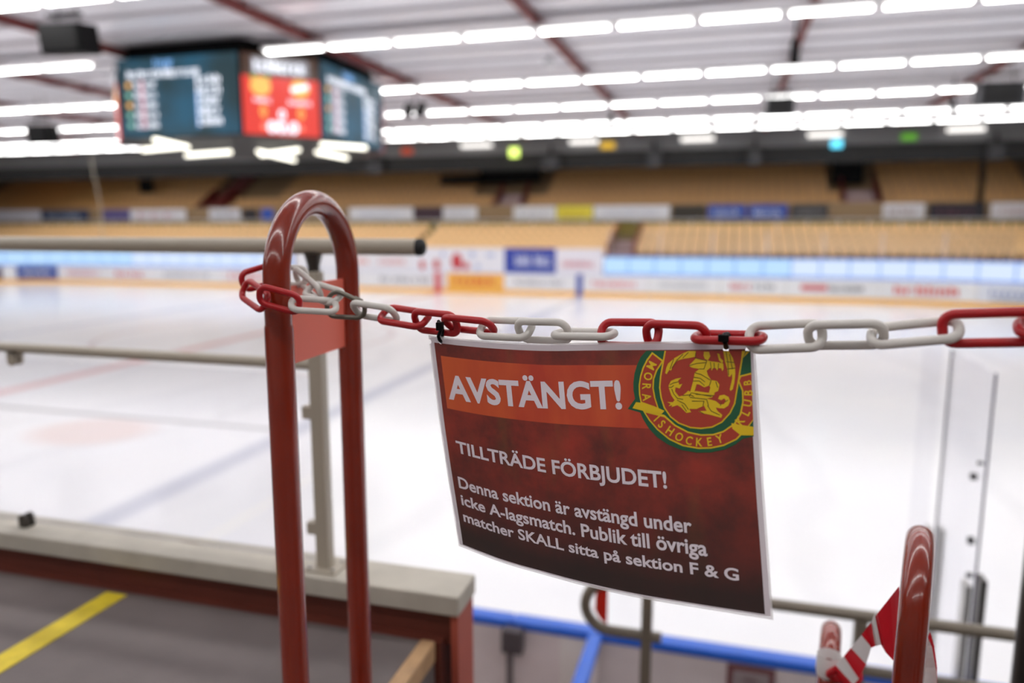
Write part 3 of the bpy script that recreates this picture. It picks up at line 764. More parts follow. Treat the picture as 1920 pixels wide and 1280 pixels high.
for dx, dy in ((.035, -.025), (.035, .03), (-.03, -.028)): MB().tube([(pxp+dx, YR+dy, zs+.005), (pxp+dx, YR+dy, zs+.012)], .005, 8).build('bolt', ALU, ps)
for py in (771, 985):
    q = atY(568, py, YR)
    MB().box((pxp-.045, YR-.013, q.z-.017), (pxp-.019, YR+.013, q.z+.017), bev=.002).build('glass_clamp', GREY_PAINT, rl)
def sclamp(x, z, up):
    s_ = 1 if up else -1; mb = MB()
    for dy in (-.011, .011):
        prof = [(-.014, 0), (-.014, .028), (-.010, .037), (0, .041), (.010, .037), (.014, .028), (.014, 0)]
        mb.slab([(x+a, YR+dy-.005, z+s_*b) for a, b in prof], (0, .010, 0))
    mb.box((x-.014, YR-.016, z), (x+.014, YR+.016, z+s_*.010)); return mb
q = atY(28, 668, YR); sclamp(q.x, zl2-.012, False).build('glass_clamp', GREY_PAINT, rl)
q = atY(50, 975, YR); sclamp(q.x, zs, True).build('glass_clamp', ALU_DARK, rl)
box_obj('glass_infill', (-2.35, YR-.004, zs+.018), (pxp-.030, YR+.004, zl2-.03), glass('infill_glass', tint=(.97, .97, .98), refl=.03), rl)

# ---------------------------------------------------------------- red tube hoop
HXA, HYA, HXB, HYB = -.649, .981, -.662, 1.225
def hoop(xa, ya, xb, yb, ztop, zbot, r=.0205):
    a, b = Vector((xa, ya, 0)), Vector((xb, yb, 0)); c_ = (a+b)/2; R = (b-a).length/2; d = (b-a).normalized()
    zc2 = ztop-r-R; path = [Vector((xa, ya, zbot))]
    for k in range(10): path.append(Vector((xa, ya, zbot+(zc2-zbot)*(k+1)/10)))
    for k in range(1, 28): t = PI*k/28; path.append(c_ - d*R*math.cos(t) + Vector((0, 0, zc2+R*math.sin(t))))
    for k in range(11): path.append(Vector((xb, yb, zc2+(zbot-zc2)*k/10)))
    return path
ztop = ZC+.059
hp = empty('tube_hoop', (-.655, 1.10, ZF), 'tall glossy red tube hoop with a chain wrapped around its front tube', 'barrier')
zj = atD(522, 610, 1.13).z
path = hoop(HXA, HYA, HXB, HYB, ztop, zj-.02)
MB().tube(path, .0203, 32).build('bent_tube', RED_PAINT, hp)
for (x, y) in ((HXA, HYA), (HXB, HYB)):
    lg = MB().tube([(x, y, ZF), (x, y, zj-.3), (x, y, zj-.004), (x, y, zj)], [.0216, .0216, .0216, .0208], 32).build('leg', RED_PAINT, hp)
    MB().tube([(x, y, ZF), (x, y, ZF+.008)], .05, 24).build('base_flange', RED_PAINT, lg)
pt0 = atX(637, 523, -.66).z; pb0 = atX(632, 655, -.66).z; pt1 = atX(548, 537, -.65).z; pb1 = atX(556, 680, -.65).z
y0_, y1_ = HYA+.018, HYB-.018
MB().slab([(-.652, y0_, (pt0+pt1)/2), (-.660, y1_, (pt0+pt1)/2), (-.660, y1_, (pb0+pb1)/2), (-.652, y0_, (pb0+pb1)/2)], (-.006, 0, 0)).build('plate', RED_PLATE, hp)

# ---------------------------------------------------------------- hoops beside the steps with barrier tape
def tube_post(px, py_top, py_ref, d, lb, zbot):
    a = atD(px, py_ref, d); zt = atD(px, py_top, d*1.01).z
    dirn = Vector((a.x, a.y, 0)).normalized(); b = a + dirn*.2
    e = empty('tube_hoop', (a.x, a.y, zbot), lb, 'barrier', 'red tube hoops beside the steps')
    MB().tube(hoop(a.x, a.y, b.x, b.y, zt+.004, zbot), .0205, 28).build('bent_tube', RED_PAINT, e)
    return a, b, zt, e
A2, B2, zt2, h2 = tube_post(1713, 1030, 1150, 1.07, 'red tube hoop seen end-on at lower right, wrapped with barrier tape', ZF-.40)
A3, B3, zt3, h3 = tube_post(1553, 1213, 1260, 1.46, 'lower red tube hoop further down the steps, with tape tied around it', ZF-.60)
TR = mat('tape_red', (206, 30, 44), rough=.35); TW = mat('tape_white', (226, 222, 220), rough=.35)
def translucent(m, fac=.35):
    nt = m.node_tree; b = nt.nodes['Principled BSDF']; out = [n for n in nt.nodes if n.type == 'OUTPUT_MATERIAL'][0]
    t = nt.nodes.new('ShaderNodeBsdfTranslucent'); t.inputs['Color'].default_value = b.inputs['Base Color'].default_value
    mx = nt.nodes.new('ShaderNodeMixShader'); mx.inputs['Fac'].default_value = fac
    nt.links.new(b.outputs[0], mx.inputs[1]); nt.links.new(t.outputs[0], mx.inputs[2]); nt.links.new(mx.outputs[0], out.inputs['Surface'])
translucent(TR); translucent(TW)
def ribbon(rows_, mb=None):
    """rows_: (upper px, lower px, depth, colour index of the stretch that starts here)"""
    mb = mb or MB(); n = 5
    for (u, l, d, c_), (u2, l2, d2, _) in zip(rows_, rows_[1:]):
        for k in range(n):
            g = lambda t: (atD(u[0]+(u2[0]-u[0])*t, u[1]+(u2[1]-u[1])*t, d+(d2-d)*t), atD(l[0]+(l2[0]-l[0])*t, l[1]+(l2[1]-l[1])*t, d+(d2-d)*t+.012*math.sin(t*PI)))
            a, b = g(k/n); a2, b2 = g((k+1)/n)
            mb.add([a, b, b2, a2], [(0, 1, 2, 3)], True, c_)
    return mb
bt = empty('barrier_tape', atD(1640, 1180, 1.2), 'red and white striped barrier tape strung between two red tube hoops', 'tape')
ribbon([((1686, 1098), (1688, 1252), 1.10, 0), ((1645, 1150), (1660, 1222), 1.14, 0), ((1641, 1156), (1652, 1208), 1.15, 1), ((1634, 1168), (1641, 1211), 1.16, 0),
        ((1620, 1184), (1633, 1214), 1.18, 1)]).build('strip', [TR, TW], bt)
ribbon([((1642, 1146), (1640, 1182), 1.17, 1), ((1633, 1167), (1638, 1206), 1.19, 0), ((1615, 1190), (1634, 1213), 1.22, 1), ((1595, 1214), (1624, 1245), 1.28, 0),
        ((1582, 1230), (1610, 1272), 1.32, 1), ((1566, 1246), (1600, 1284), 1.38, 0), ((1558, 1254), (1585, 1290), 1.42, 0)]).build('strip', [TR, TW], bt)
ribbon([((1734, 1172), (1732, 1190), 1.10, 1), ((1744, 1184), (1738, 1196), 1.12, 0), ((1752, 1210), (1742, 1208), 1.13, 0), ((1757, 1250), (1748, 1240), 1.13, 0), ((1757, 1300), (1750, 1300), 1.13, 0)]).build('loose_tail', [TR, TW], bt)
ribbon([((1738, 1190), (1728, 1190), 1.105, 1), ((1748, 1215), (1728, 1215), 1.12, 1), ((1756, 1260), (1726, 1260), 1.13, 1), ((1758, 1320), (1722, 1320), 1.13, 1)]).build('loose_tail', [TR, TW], bt)
zk = atD(1553, 1242, 1.46).z
kn = MB().tube([(A3.x, A3.y, zk-.022), (A3.x, A3.y, zk-.01), (A3.x, A3.y, zk+.008), (A3.x, A3.y, zk+.02)], [.0222, .0235, .023, .0222], 24, cap=False).build('wrap', TW, bt)
q = atD(1583, 1262, 1.42)
MB().tube([q+RGT*(.028*math.cos(t))+UPV*(.016*math.sin(t))+FWD*(.01*math.sin(2*t)) for t in [k*2*PI/16 for k in range(16)]], .007, 8, True).build('knot', [TR], bt)

# ---------------------------------------------------------------- plastic chain
def dep(x):
    pts = [(440, .885), (620, .905), (700, .925), (825, .985), (1360, 1.215), (1600, 1.30), (1900, 1.43), (2400, 1.66)]
    for (a, u), (b, v) in zip(pts, pts[1:]):
        if x <= b: return 1/(u+(v-u)*(x-a)/(b-a))
    return 1/pts[-1][1]
def link(p, q, ang, W=.037, r=.0043):
    """One oval link from outer tip p to outer tip q; ang: 0 faces the camera, + upper bar nearer."""
    p, q = Vector(p), Vector(q); ax = (q-p); L = ax.length; ax.normalize(); c_ = (p+q)/2
    v = (EYE-c_).normalized(); upd = (v.cross(ax)).normalized()
    if upd.z < 0: upd = -upd
    vv = ax.cross(upd).normalized()
    if vv.dot(v) < 0: vv = -vv
    a = math.radians(ang); w = upd*math.cos(a) + vv*math.sin(a)
    R = W/2-r; h = L/2-r; path = []
    cr = min(R, .0115); f = R-cr          # ends: rounded with a short flat
    for sx, sw, t0 in ((1, 1, PI/2), (1, -1, 0), (-1, -1, -PI/2), (-1, 1, -PI)):
        for k in range(7):
            t = t0 - (PI/2)*k/6
            path.append(c_ + ax*(sx*(h-cr)+cr*math.cos(t)) + w*(sw*f+cr*math.sin(t)))
    return path
ch = empty('plastic_chain', atD(1100, 625, .92), 'red and white plastic chain looped around the red hoop and stretched across the opening', 'chain')
LK = [ # x0,y0,x1,y1,angle,colour (0 red, 1 white)
 (661, 578, 746, 591, 55, 1), (714, 587, 804, 601, -42, 0), (774, 600, 862, 609, 32, 0), (832, 604, 929, 614, 62, 0),
 (897, 614, 1001, 618, -42, 1), (967, 619, 1072, 622, 38, 1), (1037, 625, 1156, 627, -78, 1),
 (1120, 625, 1242, 627, -18, 0), (1205, 627, 1333, 633, 28, 0), (1296, 631, 1439, 634, -76, 0),
 (1396, 634, 1551, 627, -28, 1), (1506, 629, 1667, 626, 42, 1), (1624, 632, 1809, 615, -52, 1),
 (1756, 617, 1962, 612, 14, 0), (1898, 614, 2110, 604, -60, 0), (2050, 604, 2270, 596, 30, 0), (2210, 596, 2440, 586, -50, 1)]
for x0, y0, x1, y1, an, c_ in LK:
    o = MB().tube(link(atD(x0, y0, dep(x0)), atD(x1, y1, dep(x1)), an, .039, .0049), .0049, 12, True).build('link', PLASTIC_WHITE if c_ else PLASTIC_RED, ch)
    tag(o, 'white link' if c_ else 'red link')
LK2 = [ # loop around the front tube, with depths at both tips
 (540, 569, 1.075, 636, 575, 1.095, -52, 1), (576, 540, 1.15, 638, 560, 1.10, -35, 1), (552, 512, 1.19, 604, 556, 1.14, 60, 1),
 (505, 516, 1.195, 579, 519, 1.185, -5, 1), (449, 531, 1.15, 530, 506, 1.19, 8, 0), (455, 538, 1.135, 501, 570, 1.085, 15, 0), (481, 550, 1.08, 567, 573, 1.075, 28, 0)]
for x0, y0, d0, x1, y1, d1, an, c_ in LK2:
    o = MB().tube(link(atD(x0, y0, d0), atD(x1, y1, d1), an, .037, .0047), .0047, 12, True).build('link', PLASTIC_WHITE if c_ else PLASTIC_RED, ch)
    tag(o, 'white link' if c_ else 'red link')
# the hoop on the other side of the steps that holds the far end of the chain
tip = atD(2440, 586, dep(2440)); dr = (tip-atD(2300, 592, dep(2300))).normalized(); cx_, cy_ = tip.x+dr.x*.021, tip.y+dr.y*.021
e = empty('tube_hoop', (cx_, cy_+.12, ZF), 'red tube hoop beyond the right edge, holding the end of the plastic chain', 'barrier')
MB().tube(hoop(cx_, cy_, cx_, cy_+.244, ZC+.059, ZF), .0205, 24).build('bent_tube', RED_PAINT, e)
# steel quick link
ql = [(614, 582), (614, 566), (620, 553), (629, 548), (640, 549), (672, 564), (681, 571), (684, 580), (681, 590), (672, 595), (662, 595), (628, 593), (619, 589)]
e = empty('quick_link', atD(648, 572, 1.095), 'grey steel quick link joining the chain ends beside the red hoop', 'quick link')
pts = [atD(x, y, 1.105-.0003*(x-614)) for x, y in ql]
dense = []
for i in range(len(pts)):
    p0, p1, p2, p3 = pts[i-1], pts[i], pts[(i+1) % len(pts)], pts[(i+2) % len(pts)]
    for k in range(4):
        t = k/4; dense.append(.5*((2*p1)+(p2-p0)*t+(2*p0-5*p1+4*p2-p3)*t*t+(3*p1-p0-3*p2+p3)*t**3))
MB().tube(dense, .0036, 12, True).build('oval_bar', STEEL, e)
a, b = atD(664, 560.5, 1.088), atD(678, 567.5, 1.086)
MB().tube([a, b], .0056, 6).build('nut', STEEL, e)

# ================================================================ LAMINATED NOTICE
def spline(pts, s, axis):
    a0, a1 = pts[0][axis], pts[-1][axis]; n = len(pts); T = [(p[axis]-a0)/(a1-a0) for p in pts]
    i = 0
    while i < n-2 and s > T[i+1]: i += 1
    t = (s-T[i])/(T[i+1]-T[i]); p1, p2 = Vector(pts[i]), Vector(pts[i+1]); h = T[i+1]-T[i]
    m1 = (p2-p1)/h if i == 0 else (p2-Vector(pts[i-1]))/(T[i+1]-T[i-1])
    m2 = (p2-p1)/h if i == n-2 else (Vector(pts[i+2])-p1)/(T[i+2]-T[i])
    return p1*(2*t**3-3*t*t+1)+m1*h*(t**3-2*t*t+t)+p2*(-2*t**3+3*t*t)+m2*h*(t**3-t*t)
TOPC = [(803, 628), (867, 635), (940, 640.5), (1020, 643.5), (1107, 642), (1200, 640.5), (1300, 639.5), (1415, 637.5)]
BOTC = [(860, 1023), (940, 1054), (1022, 1078), (1100, 1099), (1189, 1119), (1299, 1138), (1450, 1162)]
LFTC = [(803, 628), (807, 660), (815, 722), (823, 785), (832, 847), (838, 885), (846, 935), (853, 978), (860, 1023)]
RGTC = [(1415, 637.5), (1424, 768), (1433, 922), (1441, 1031), (1450, 1162)]
DTL, DTR, DBL, DBR = 1.005, .812, 1.02, .80
def spx(u, v):
    dl, dr = DTL+(DBL-DTL)*v, DTR+(DBR-DTR)*v; s = u*dr/((1-u)*dl+u*dr)
    dt, db = DTL+(DTR-DTL)*u, DBL+(DBR-DBL)*u; t = v*db/((1-v)*dt+v*db)
    T_, B_, L_, R_ = spline(TOPC, s, 0), spline(BOTC, s, 0), spline(LFTC, t, 1), spline(RGTC, t, 1)
    c = (1-t)*T_+t*B_+(1-s)*L_+s*R_-((1-s)*(1-t)*Vector(TOPC[0])+s*(1-t)*Vector(TOPC[-1])+(1-s)*t*Vector(BOTC[0])+s*t*Vector(BOTC[-1]))
    return c
def sdep(u, v):
    d = (DTL*(1-u)+DTR*u)*(1-v)+(DBL*(1-u)+DBR*u)*v
    return d - .022*math.sin(PI*u)*(.4+.6*v) + .004*math.sin(7*u+2*v)*(1-v)*.4
def S0(u, v): c = spx(u, v); return atD(c.x, c.y, sdep(u, v))
def S(u, v, off=0.0):
    p = S0(u, v)
    return p + (EYE-p).normalized()*off
def inv(x, y):
    u, v = (x-803)/612, (y-635)/450; h = 1e-3
    for _ in range(12):
        c = spx(u, v); ex, ey = x-c.x, y-c.y
        a = (spx(u+h, v)-c)/h; b = (spx(u, v+h)-c)/h; D = a.x*b.y-a.y*b.x
        u += (ex*b.y-ey*b.x)/D; v += (a.x*ey-a.y*ex)/D
        u = max(-.05, min(1.05, u)); v = max(-.05, min(1.05, v))
    return u, v
HOLES = [inv(805, 640), inv(826, 640), inv(1361, 655), inv(1403, 656)]
def sheet(u0, u1, v0, v1, off, nu=44, nv=32):
    mb = MB(); uv = []
    for j in range(nv+1):
        for i in range(nu+1):
            u, v = u0+(u1-u0)*i/nu, v0+(v1-v0)*j/nv; mb.v.append(S(u, v, off)); uv.append((u, v))
    for j in range(nv):
        for i in range(nu):
            a = j*(nu+1)+i; mb.f.append([a, a+nu+1, a+nu+2, a+1]); mb.sm.append(True); mb.mi.append(0)
    mb.uv = uv; return mb
def sheet_material(name, build_colour, rough=.22, coat=.6, transl=.0, clear=0.0):
    m = bpy.data.materials.new(name); m.use_nodes = True; nt = m.node_tree; N = nt.nodes.new; L = nt.links; b = nt.nodes['Principled BSDF']
    out = [n for n in nt.nodes if n.type == 'OUTPUT_MATERIAL'][0]
    uv = N('ShaderNodeUVMap'); uv.uv_map = 'UVMap'
    build_colour(nt, uv, b)
    b.inputs['Roughness'].default_value = .5; b.inputs['Coat Weight'].default_value = coat; b.inputs['Coat Roughness'].default_value = rough
    # punched holes
    fac = None
    sp = N('ShaderNodeSeparateXYZ'); L.new(uv.outputs[0], sp.inputs[0])
    for hu, hv in HOLES:
        dx = N('ShaderNodeMath'); dx.operation = 'SUBTRACT'; L.new(sp.outputs['X'], dx.inputs[0]); dx.inputs[1].default_value = hu
        dy = N('ShaderNodeMath'); dy.operation = 'SUBTRACT'; L.new(sp.outputs['Y'], dy.inputs[0]); dy.inputs[1].default_value = hv
        sx = N('ShaderNodeMath'); sx.operation = 'MULTIPLY'; L.new(dx.outputs[0], sx.inputs[0]); sx.inputs[1].default_value = 1.41
        cm = N('ShaderNodeCombineXYZ'); L.new(sx.outputs[0], cm.inputs[0]); L.new(dy.outputs[0], cm.inputs[1])
        ln = N('ShaderNodeVectorMath'); ln.operation = 'LENGTH'; L.new(cm.outputs[0], ln.inputs[0])
        lt = N('ShaderNodeMath'); lt.operation = 'LESS_THAN'; L.new(ln.outputs['Value'], lt.inputs[0]); lt.inputs[1].default_value = .0105
        if fac is None: fac = lt.outputs[0]
        else:
            mx = N('ShaderNodeMath'); mx.operation = 'MAXIMUM'; L.new(fac, mx.inputs[0]); L.new(lt.outputs[0], mx.inputs[1]); fac = mx.outputs[0]
    tr = N('ShaderNodeBsdfTransparent'); ms = N('ShaderNodeMixShader')
    surf = b.outputs[0]
    if transl > 0:
        tl = N('ShaderNodeBsdfTranslucent'); m2 = N('ShaderNodeMixShader'); m2.inputs['Fac'].default_value = transl
        tl.inputs['Color'].default_value = (.8, .78, .8, 1); L.new(surf, m2.inputs[1]); L.new(tl.outputs[0], m2.inputs[2]); surf = m2.outputs[0]
    if clear > 0:
        t2 = N('ShaderNodeBsdfTransparent'); m3 = N('ShaderNodeMixShader'); m3.inputs['Fac'].default_value = clear
        L.new(surf, m3.inputs[1]); L.new(t2.outputs[0], m3.inputs[2]); surf = m3.outputs[0]
    L.new(fac, ms.inputs['Fac']); L.new(surf, ms.inputs[1]); L.new(tr.outputs[0], ms.inputs[2]); L.new(ms.outputs[0], out.inputs['Surface'])
    return m
def flat(rgb):
    def f(nt, uv, b): b.inputs['Base Color'].default_value = srgb(*rgb)
    return f
def print_colour(band):
    def f(nt, uv, b):
        N = nt.nodes.new; L = nt.links
        sp = N('ShaderNodeSeparateXYZ'); L.new(uv.outputs[0], sp.inputs[0])
        mp = N('ShaderNodeMapping'); mp.inputs['Scale'].default_value = (5, 3.4, 1); L.new(uv.outputs[0], mp.inputs['Vector'])
        n1 = N('ShaderNodeTexNoise'); n1.inputs['Scale'].default_value = 1.0; n1.inputs['Detail'].default_value = 7; n1.inputs['Roughness'].default_value = .65
        L.new(mp.outputs[0], n1.inputs['Vector'])
        mp2 = N('ShaderNodeMapping'); mp2.inputs['Scale'].default_value = (9, 1.6, 1); mp2.inputs['Location'].default_value = (3.1, 0, 0); L.new(uv.outputs[0], mp2.inputs['Vector'])
        n2 = N('ShaderNodeTexNoise'); n2.inputs['Scale'].default_value = 1.0; n2.inputs['Detail'].default_value = 3
        L.new(mp2.outputs[0], n2.inputs['Vector'])
        def mix(fac, a, c, typ='MIX'):
            n = N('ShaderNodeMix'); n.data_type = 'RGBA'; n.blend_type = typ
            for i, v in ((0, fac), (6, a), (7, c)):
                if hasattr(v, 'is_linked'): L.new(v, n.inputs[i])
                else: n.inputs[i].default_value = v
            return n.outputs[2]
        def rng(val, a, c, lo=0, hi=1):
            n = N('ShaderNodeMapRange'); n.inputs['From Min'].default_value = a; n.inputs['From Max'].default_value = c
            n.inputs['To Min'].default_value = lo; n.inputs['To Max'].default_value = hi; L.new(val, n.inputs['Value']); return n.outputs['Result']
        U, V = sp.outputs['X'], sp.outputs['Y']
        if band:
            c = mix(rng(n2.outputs['Fac'], .38, .64), srgb(196, 60, 34), srgb(214, 84, 40))
            c = mix(rng(U, .05, .35, .55, 0), c, srgb(226, 104, 44))
        else:
            c = mix(rng(n1.outputs['Fac'], .33, .66), srgb(92, 32, 24), srgb(166, 50, 34))
            c = mix(rng(n2.outputs['Fac'], .55, .75, 0, .45), c, srgb(120, 84, 40))
            c = mix(rng(V, .50, .93, 0, .95), c, srgb(40, 28, 26))
            c = mix(rng(V, .10, .0, 0, .3), c, srgb(80, 30, 24))
        L.new(c, b.inputs['Base Color'])
        n3 = N('ShaderNodeTexNoise'); n3.inputs['Scale'].default_value = 7; n3.inputs['Detail'].default_value = 2; L.new(uv.outputs[0], n3.inputs['Vector'])
        bp = N('ShaderNodeBump'); bp.inputs['Strength'].default_value = .12; bp.inputs['Distance'].default_value = .004
        L.new(n3.outputs['Fac'], bp.inputs['Height']); L.new(bp.outputs['Normal'], b.inputs['Coat Normal'])
    return f
sg = empty('warning_notice', S(.5, .5), 'laminated red notice reading AVSTÄNGT! hanging from the plastic chain', 'sign')
sheet(0, 1, 0, 1, 0).build('laminate', sheet_material('laminate', flat((236, 228, 226)), clear=.35, transl=.3), sg)
sheet(.005, .994, .007, .990, .0003).build('paper', sheet_material('paper', flat((232, 220, 226)), transl=.4), sg)
ul = inv(817, 665)[0]; ur = inv(1418, 925)[0]; vt = inv(1100, 657)[1]; vb = inv(1100, 1092)[1]
pr = sheet(ul, ur, vt, vb, .0006).build('print', sheet_material('print', print_colour(False), transl=.0), sg); tag(pr, 'mottled red print fading to black')
b0, b1 = inv(830, 680), inv(845, 775)
ubr = inv(1230, 720)[0]
vb0, vb1 = inv(1000, 683)[1], inv(1000, 790)[1]
sheet(inv(833, 720)[0], ubr, vb0, vb1, .0009, 36, 8).build('heading_band', sheet_material('heading_band', print_colour(True)), sg)
WHITE_INK = mat('white_ink', (240, 228, 236), rough=.5, coat=.5)
def notice_text(txt, bl, br, capl, capr, bold, space=1.0, off=.0014):
    vs, fs = text_tris(txt, bold, space)
    x0 = min(v.x for v in vs); x1 = max(v.x for v in vs)
    hv, hf = text_tris('H', bold); cap = max(v.y for v in hv); base = min(v.y for v in hv)
    (u0, v0), (u1, v1) = inv(*bl), inv(*br); c0 = v0-inv(*capl)[1]; c1 = v1-inv(*capr)[1]
    mb = MB()
    mb.add([S(u0+(u1-u0)*(t := (v.x-x0)/(x1-x0)), v0+(v1-v0)*t-(v.y-base)/(cap-base)*(c0+(c1-c0)*t), off) for v in vs], fs)
    return mb.build('lettering', WHITE_INK, sg)
notice_text('AVSTÄNGT!', (842, 748), (1167, 767), (848, 704), (1164, 713), .032)
notice_text('TILLTRÄDE FÖRBJUDET!', (857, 848), (1251, 916), (852, 825), (1246, 884), .023)
notice_text('Denna sektion är avstängd under', (861, 914), (1298, 1000), (859, 893), (1295, 971), .023)
notice_text('icke A-lagsmatch. Publik till övriga', (866, 946), (1327, 1043), (863, 926), (1322, 1013), .023)
notice_text('matcher SKALL sitta på sektion F & G', (870, 977), (1386, 1089), (868, 958), (1383, 1066), .023)
# emblem, traced in the print's own surface
EX = lambda x, y: (1160+x/5.818, 640+y/5.818)
def decal(polys, off, name, m, parent, maxlen=16):
    mb = MB()
    for poly in polys:
        bm = bmesh.new(); P2 = [EX(*p) for p in poly]
        vs = [bm.verts.new((x, y, 0)) for x, y in P2]
        for t in tessellate_polygon([[Vector((x, y, 0)) for x, y in P2]]):
            try: bm.faces.new([vs[i] for i in t])
            except ValueError: pass
        for _ in range(3):
            ed = [e_ for e_ in bm.edges if e_.calc_length() > maxlen]
            if not ed: break
            bmesh.ops.subdivide_edges(bm, edges=ed, cuts=1); bmesh.ops.triangulate(bm, faces=bm.faces)
        bm.verts.index_update()
        mb.add([S(*inv(v.co.x, v.co.y), off) for v in bm.verts], [[v.index for v in f.verts] for f in bm.faces]); bm.free()
    return mb.build(name, m, parent)
def stroke(lines, wd, off, name, m, parent):
    polys = []
    for ln in lines:
        for (x0, y0), (x1, y1) in zip(ln, ln[1:]):
            dx, dy = x1-x0, y1-y0; L_ = math.hypot(dx, dy) or 1; nx, ny = -dy/L_*wd/2, dx/L_*wd/2; ex, ey = dx/L_*wd*.3, dy/L_*wd*.3
            polys.append([(x0+nx-ex, y0+ny-ey), (x1+nx+ex, y1+ny+ey), (x1-nx+ex, y1-ny+ey), (x0-nx-ex, y0-ny-ey)])
    return decal(polys, off, name, m, parent, 60)
INK_G = mat('green_ink', (20, 92, 56), coat=.5); INK_Y = mat('yellow_ink', (238, 200, 24), coat=.3); INK_R = mat('red_ink', (182, 58, 36), coat=.5); INK_D = mat('olive_ink', (96, 76, 14), coat=.5)
green = [(300, 102), (240, 170), (200, 255), (172, 350), (160, 450), (162, 540), (178, 625), (98, 735), (235, 775), (268, 850), (330, 950), (420, 1045), (540, 1125), (690, 1185), (850, 1212), (1000, 1210), (1150, 1180), (1270, 1125), (1355, 1060), (1474, 1035), (1462, 720), (1450, 400), (1438, 102)]
em = decal([green], .0011, 'emblem', INK_G, sg); tag(em, 'green, red and yellow club emblem')
left_y = [(365, 115), (305, 195), (260, 285), (232, 380), (218, 480), (222, 580), (240, 672), (442, 745), (402, 620), (382, 510), (388, 410), (420, 320), (492, 210)]
left_r = [(370, 138), (318, 208), (275, 292), (246, 385), (232, 480), (236, 575), (252, 656), (420, 718), (386, 612), (367, 510), (372, 408), (405, 312), (468, 216)]
bot_y = [(262, 752), (330, 860), (420, 965), (550, 1072), (700, 1142), (870, 1172), (1010, 1168), (1150, 1138), (1290, 1070), (1350, 1010), (1240, 905), (1140, 975), (1030, 1008), (900, 1012), (760, 982), (620, 908), (500, 800)]
bot_r = [(292, 775), (344, 855), (432, 955), (556, 1056), (704, 1125), (870, 1155), (1008, 1151), (1145, 1122), (1280, 1058), (1326, 1008), (1240, 925), (1145, 990), (1034, 1024), (898, 1028), (754, 998), (610, 922), (498, 826)]
right_y = [(1322, 372), (1448, 340), (1468, 860), (1380, 985), (1255, 895), (1320, 790), (1348, 660), (1345, 540), (1300, 430)]
right_r = [(1336, 385), (1447, 358), (1465, 850), (1376, 962), (1278, 892), (1338, 795), (1364, 662), (1360, 535), (1318, 430)]
shield_y = [(500, 102), (478, 220), (450, 380), (440, 500), (455, 610), (492, 725), (560, 825), (650, 895), (780, 945), (900, 955), (1020, 940), (1130, 885), (1220, 785), (1272, 680), (1302, 500), (1322, 380), (1355, 180), (1385, 102)]
shield_r = [(516, 102), (494, 222), (466, 382), (456, 500), (470, 606), (506, 718), (572, 815), (658, 882), (784, 930), (900, 939), (1016, 925), (1120, 873), (1208, 776), (1257, 676), (1287, 498), (1306, 378), (1338, 178), (1345, 102)]
tabs = [[(150, 728), (190, 660), (245, 668), (380, 702), (500, 755), (470, 790), (400, 790), (250, 752)], [(1230, 890), (1300, 905), (1472, 930), (1473, 1025), (1330, 1022), (1240, 950)], [(1355, 180), (1395, 108), (1430, 108), (1370, 165)]]
decal([left_y, bot_y, right_y, shield_y], .0013, 'gold_edge', INK_Y, em)
decal([left_r, bot_r, right_r, shield_r], .0015, 'red_field', INK_R, em)
for t_ in tabs: decal([t_], .0016, 'gold_scroll_end', INK_Y, em)
fig = [
 [(540, 240), (610, 180), (700, 130), (760, 104), (842, 104), (838, 165), (770, 180), (700, 190), (640, 210), (600, 250), (572, 318), (552, 310), (525, 355), (507, 345), (520, 285)],   # wing
 [(930, 112), (985, 112), (1000, 160), (975, 205), (940, 190), (925, 150)],                                                                                                            # head
 [(845, 180), (960, 205), (1000, 215), (1080, 225), (1140, 240), (1145, 300), (1130, 322), (1118, 290), (1085, 290), (1075, 318), (1060, 290), (1030, 290), (1015, 318), (1000, 285), (960, 320), (975, 370), (1010, 420), (1070, 430), (1100, 470), (1085, 540), (1050, 555), (1020, 600), (985, 560), (1000, 500), (985, 480), (935, 500), (880, 470), (850, 465), (830, 540), (800, 575), (780, 550), (810, 440), (830, 340), (880, 300), (800, 285), (765, 265)],
 [(1075, 130), (1100, 135), (1110, 180), (1140, 210), (1130, 240), (1095, 205)],                                                                                                       # raised arm
 [(1140, 104), (1200, 104), (1245, 180), (1270, 270), (1272, 360), (1262, 450), (1245, 520), (1220, 540), (1212, 520), (1240, 400), (1235, 350), (1215, 385), (1195, 380), (1185, 300), (1160, 220)],   # other wing
 [(545, 480), (570, 430), (625, 405), (685, 395), (650, 425), (660, 470), (695, 462), (665, 512), (620, 500), (615, 545), (660, 600), (700, 590), (760, 535), (800, 560), (840, 540), (1050, 570), (1015, 612), (960, 620), (1060, 650), (1110, 690), (1150, 680), (1170, 640), (1150, 620), (1120, 640), (1085, 625), (1100, 590), (1150, 580), (1200, 605), (1215, 650), (1195, 700), (1150, 730), (1100, 728), (1060, 720), (1080, 760), (1130, 800), (1120, 832), (1000, 800), (900, 780), (870, 760), (960, 755), (930, 700), (850, 735), (770, 735), (790, 770), (740, 780), (680, 720), (640, 695), (575, 715), (585, 695), (545, 705), (565, 680), (530, 660), (590, 662), (610, 640), (575, 590), (545, 500)],   # dragon
]
fg_ = decal(fig, .0018, 'gold_figure', INK_Y, em)
